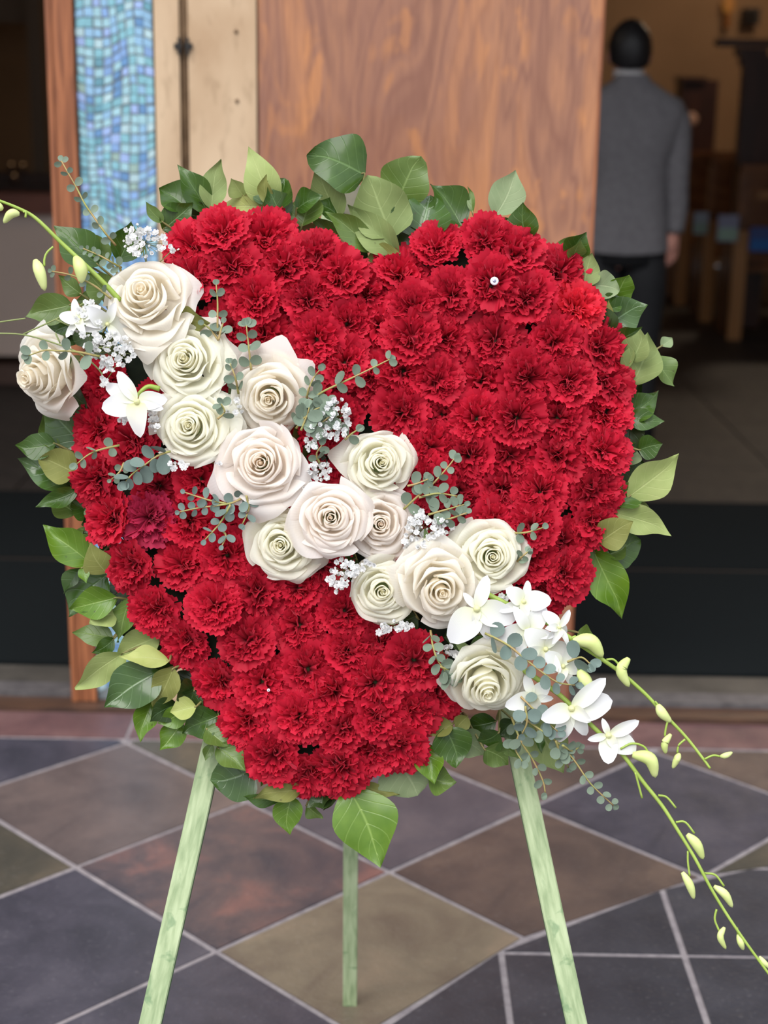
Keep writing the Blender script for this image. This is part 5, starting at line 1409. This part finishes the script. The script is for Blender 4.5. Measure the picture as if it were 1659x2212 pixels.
OP = {'petal': [opetal(1, .78, .25, .12, .72), opetal(1, .70, .4, .2, .72), opetal(1, .74, -.1, .15, .75)], 'sepal': [opetal(1, .42, .3, .35, .9), opetal(1, .46, .5, .3, .9), opetal(1, .40, .1, .3, .9)], 'lip': [opetal(1, .62, .9, .5, .62), opetal(1, .66, .5, .6, .62)]}
for k, l in OP.items():
    for a in l: a.materials.append(M_lip if k == 'lip' else M_orch)
def oflower(par, px, py, r, d, axis, spin, seed, scale_open=1.0, lip=True, angs=None):
    rnd = random.Random(seed)
    loc = P(px, py, d); ax = (NN + RT * axis[0] + UP * axis[1]).normalized()
    M = frame(ax, R_(spin), loc)
    R = r * MM
    m = MB(); m.lathe([(R * .03, -R * .35), (R * .07, -R * .12), (R * .10, 0), (R * .09, R * .10), (R * .03, R * .18)], 10)
    fl = mobj('flower', m.mesh('flower'), M, par, M_lip)
    def pet(kind, deg, L, lift):
        Q = M @ Matrix.Rotation(R_(deg - 90), 4, 'Z') @ Matrix.Rotation(R_(lift), 4, 'X') @ Matrix.Translation((0, R * .05, 0)) @ Matrix.Scale(R * L, 4)
        mobj(kind, rnd.choice(OP[kind]), Q, fl)
    j = lambda a: a + rnd.uniform(-9, 9)
    if angs:
        for (kd, dg, ln, lf) in angs: pet(kd, dg, ln, lf)
        return fl
    w_ = lambda: rnd.uniform(.82, 1.12)
    lf = lambda: rnd.uniform(-8, 38) * scale_open
    pet('sepal', j(90), .95 * w_(), lf()); pet('sepal', j(215), .92 * w_(), lf()); pet('sepal', j(325), .92 * w_(), lf())
    pet('petal', j(165), 1.05 * w_(), lf()); pet('petal', j(15), 1.05 * w_(), lf())
    if lip: pet('lip', 270 + rnd.uniform(-15, 15), .72, 34)
    return fl
def obud(par, base, mid, tip, w, d, ped=None, seed=0):
    rnd = random.Random(seed)
    pts = catmull([P(base[0], base[1], d), P(mid[0], mid[1], d - .003), P(tip[0], tip[1], d)], 7)
    n = len(pts); rad = [w * 0.80 * MM / 2 * (0.22 + 0.95 * math.sin(math.pi * (0.06 + 0.90 * k / (n - 1))) ** 0.85) * (1.0 - 0.12 * k / n) for k in range(n)]
    rad[-1] = .0006
    m = MB(); m.tube(pts, rad, 12); bo = mobj('bud', m.mesh('bud'), parent=par, mat=M_obud)
    if ped:
        m = MB(); m.tube(catmull([P(q[0], q[1], d + .001) for q in ped], 4), .0014, 6); mobj('pedicel', m.mesh('pedicel'), parent=bo, mat=M_ostem)
def spray(label, stem, d0, d1):
    e = empty('orchid_spray', P(stem[0][0], stem[0][1], d0), label, 'orchid', 'white orchid sprays')
    n = len(stem)
    pts = catmull([P(p[0], p[1], d0 + (d1 - d0) * k / (n - 1)) for k, p in enumerate(stem)], 5)
    m = MB(); m.tube(pts, [0.0034 - 0.0019 * k / len(pts) for k in range(len(pts))], 8); mobj('stem', m.mesh('stem'), parent=e, mat=M_ostem)
    return e
# upper left spray
s1 = spray('orchid spray with green buds reaching off the upper left edge', [(260, 650), (225, 612), (190, 578), (130, 522), (78, 472), (40, 450), (-10, 430)], 1.875, 1.85)
obud(s1, (42, 462), (24, 462), (8, 482), 22, 1.85, [(50, 458), (56, 458), (55, 470)], 1)
obud(s1, (76, 562), (86, 588), (97, 628), 28, 1.85, [(115, 533), (102, 545), (96, 560), (96, 575)], 2)
obud(s1, (163, 555), (174, 580), (176, 612), 32, 1.852, [(190, 578), (187, 590), (178, 600)], 3)
obud(s1, (6, 452), (-4, 446), (-16, 436), 20, 1.85)
oflower(s1, 172, 690, 46, 1.862, (-.3, .3), 20, 11)
oflower(s1, 232, 700, 50, 1.868, (.1, -.3), -20, 12, lip=False)
# left single bloom
s4 = spray('single white orchid bloom beside the lone carnation on the left', [(345, 840), (320, 835), (300, 850), (292, 866)], 1.872, 1.862)
oflower(s4, 296, 868, 68, 1.856, (0, 0), 0, 21, 1.0, True, [('sepal', 122, 1.05, 14), ('sepal', 152, 1.10, 10), ('petal', 192, 1.05, 8), ('petal', 5, .85, 14), ('sepal', 345, .8, 5), ('lip', 275, 1.0, 22)])
# right upper spray
s2 = spray('upper of two orchid sprays hanging to the right over the black mat', [(1055, 1285), (1095, 1305), (1140, 1326), (1190, 1350), (1240, 1384), (1300, 1424), (1345, 1456), (1395, 1500), (1432, 1540), (1480, 1590), (1518, 1638), (1534, 1660)], 1.865, 1.83)
oflower(s2, 1030, 1315, 78, 1.845, (0, 0), 0, 31, 1, True, [('petal', 232, 1.1, 8), ('petal', 345, 1.05, 10), ('sepal', 292, .85, 4), ('sepal', 72, .85, 16), ('sepal', 130, .5, 10), ('lip', 262, .4, 30)])
oflower(s2, 1130, 1300, 56, 1.852, (.35, .2), -15, 32)
oflower(s2, 1140, 1362, 58, 1.850, (.1, -.1), 30, 33)
oflower(s2, 1206, 1356, 46, 1.848, (.7, .3), -40, 34)
oflower(s2, 1178, 1402, 56, 1.852, (.2, -.1), -25, 35)
obud(s2, (1238, 1385), (1276, 1386), (1302, 1420), 36, 1.842, [(1240, 1384), (1236, 1378), (1244, 1374)], 31)
obud(s2, (1251, 1448), (1264, 1470), (1280, 1494), 32, 1.842, [(1246, 1400), (1243, 1425), (1251, 1450)], 32)
obud(s2, (1358, 1422), (1342, 1448), (1359, 1484), 27, 1.838, [(1310, 1425), (1326, 1425), (1340, 1440)], 33)
obud(s2, (1421, 1522), (1430, 1540), (1450, 1560), 24, 1.836, [(1415, 1515), (1421, 1522)], 34)
obud(s2, (1449, 1586), (1436, 1606), (1438, 1628), 18, 1.834, [(1442, 1558), (1438, 1575), (1436, 1590)], 35)
obud(s2, (1468, 1628), (1462, 1640), (1453, 1660), 17, 1.834, [(1480, 1597), (1466, 1610), (1463, 1626)], 36)
obud(s2, (1556, 1634), (1568, 1632), (1582, 1625), 14, 1.83, [(1522, 1640), (1540, 1632), (1556, 1634)], 37)
# right lower spray
s3 = spray('lower orchid spray trailing off the bottom right corner', [(1120, 1440), (1165, 1470), (1210, 1502), (1252, 1542), (1300, 1588), (1345, 1630), (1390, 1690), (1430, 1740), (1465, 1795), (1500, 1852), (1545, 1935), (1600, 2020), (1680, 2130)], 1.868, 1.80)
oflower(s3, 1234, 1530, 72, 1.838, (0, 0), 0, 41, 1, True, [('sepal', 250, 1.1, 4), ('petal', 200, .85, 20), ('petal', 10, 1.15, 12), ('sepal', 42, 1.25, 20), ('sepal', 300, .9, 8), ('lip', 325, .6, 30)])
oflower(s3, 1314, 1588, 66, 1.834, (0, 0), 0, 42, 1, True, [('petal', 268, .85, 8), ('petal', 330, .95, 12), ('sepal', 25, 1.0, 16), ('sepal', 190, .65, 18), ('sepal', 110, .5, 30), ('lip', 300, .5, 34)])
oflower(s3, 1152, 1506, 50, 1.856, (-.2, -.1), 30, 43)
oflower(s3, 1215, 1440, 52, 1.852, (.3, .2), -20, 44)
obud(s3, (1366, 1630), (1404, 1640), (1416, 1680), 32, 1.83, [(1340, 1618), (1365, 1606), (1390, 1612), (1402, 1628)], 41)
for (pts, b) in (([(1372, 1668), (1378, 1690), (1387, 1724)], None), ([(1422, 1718), (1440, 1722), (1460, 1745)], None)):
    m = MB(); m.tube(catmull([P(q[0], q[1], 1.825) for q in pts], 4), .0014, 6); mobj('pedicel', m.mesh('pedicel'), parent=s3, mat=M_ostem)
obud(s3, (1484, 1802), (1505, 1824), (1519, 1856), 24, 1.822, [(1460, 1776), (1480, 1776), (1500, 1800)], 42)
obud(s3, (1474, 1884), (1490, 1912), (1499, 1942), 20, 1.82, [(1486, 1838), (1486, 1862), (1490, 1892)], 43)
obud(s3, (1542, 1914), (1566, 1932), (1582, 1960), 20, 1.818, [(1520, 1886), (1545, 1890), (1564, 1914)], 44)
obud(s3, (1565, 2003), (1556, 2024), (1568, 2050), 16, 1.812, [(1548, 1964), (1544, 1986), (1554, 2012)], 45)
obud(s3, (1594, 2018), (1600, 2036), (1606, 2052), 16, 1.81, [(1592, 2004), (1594, 2018)], 46)
obud(s3, (1640, 2066), (1652, 2080), (1668, 2095), 12, 1.806, None, 47)
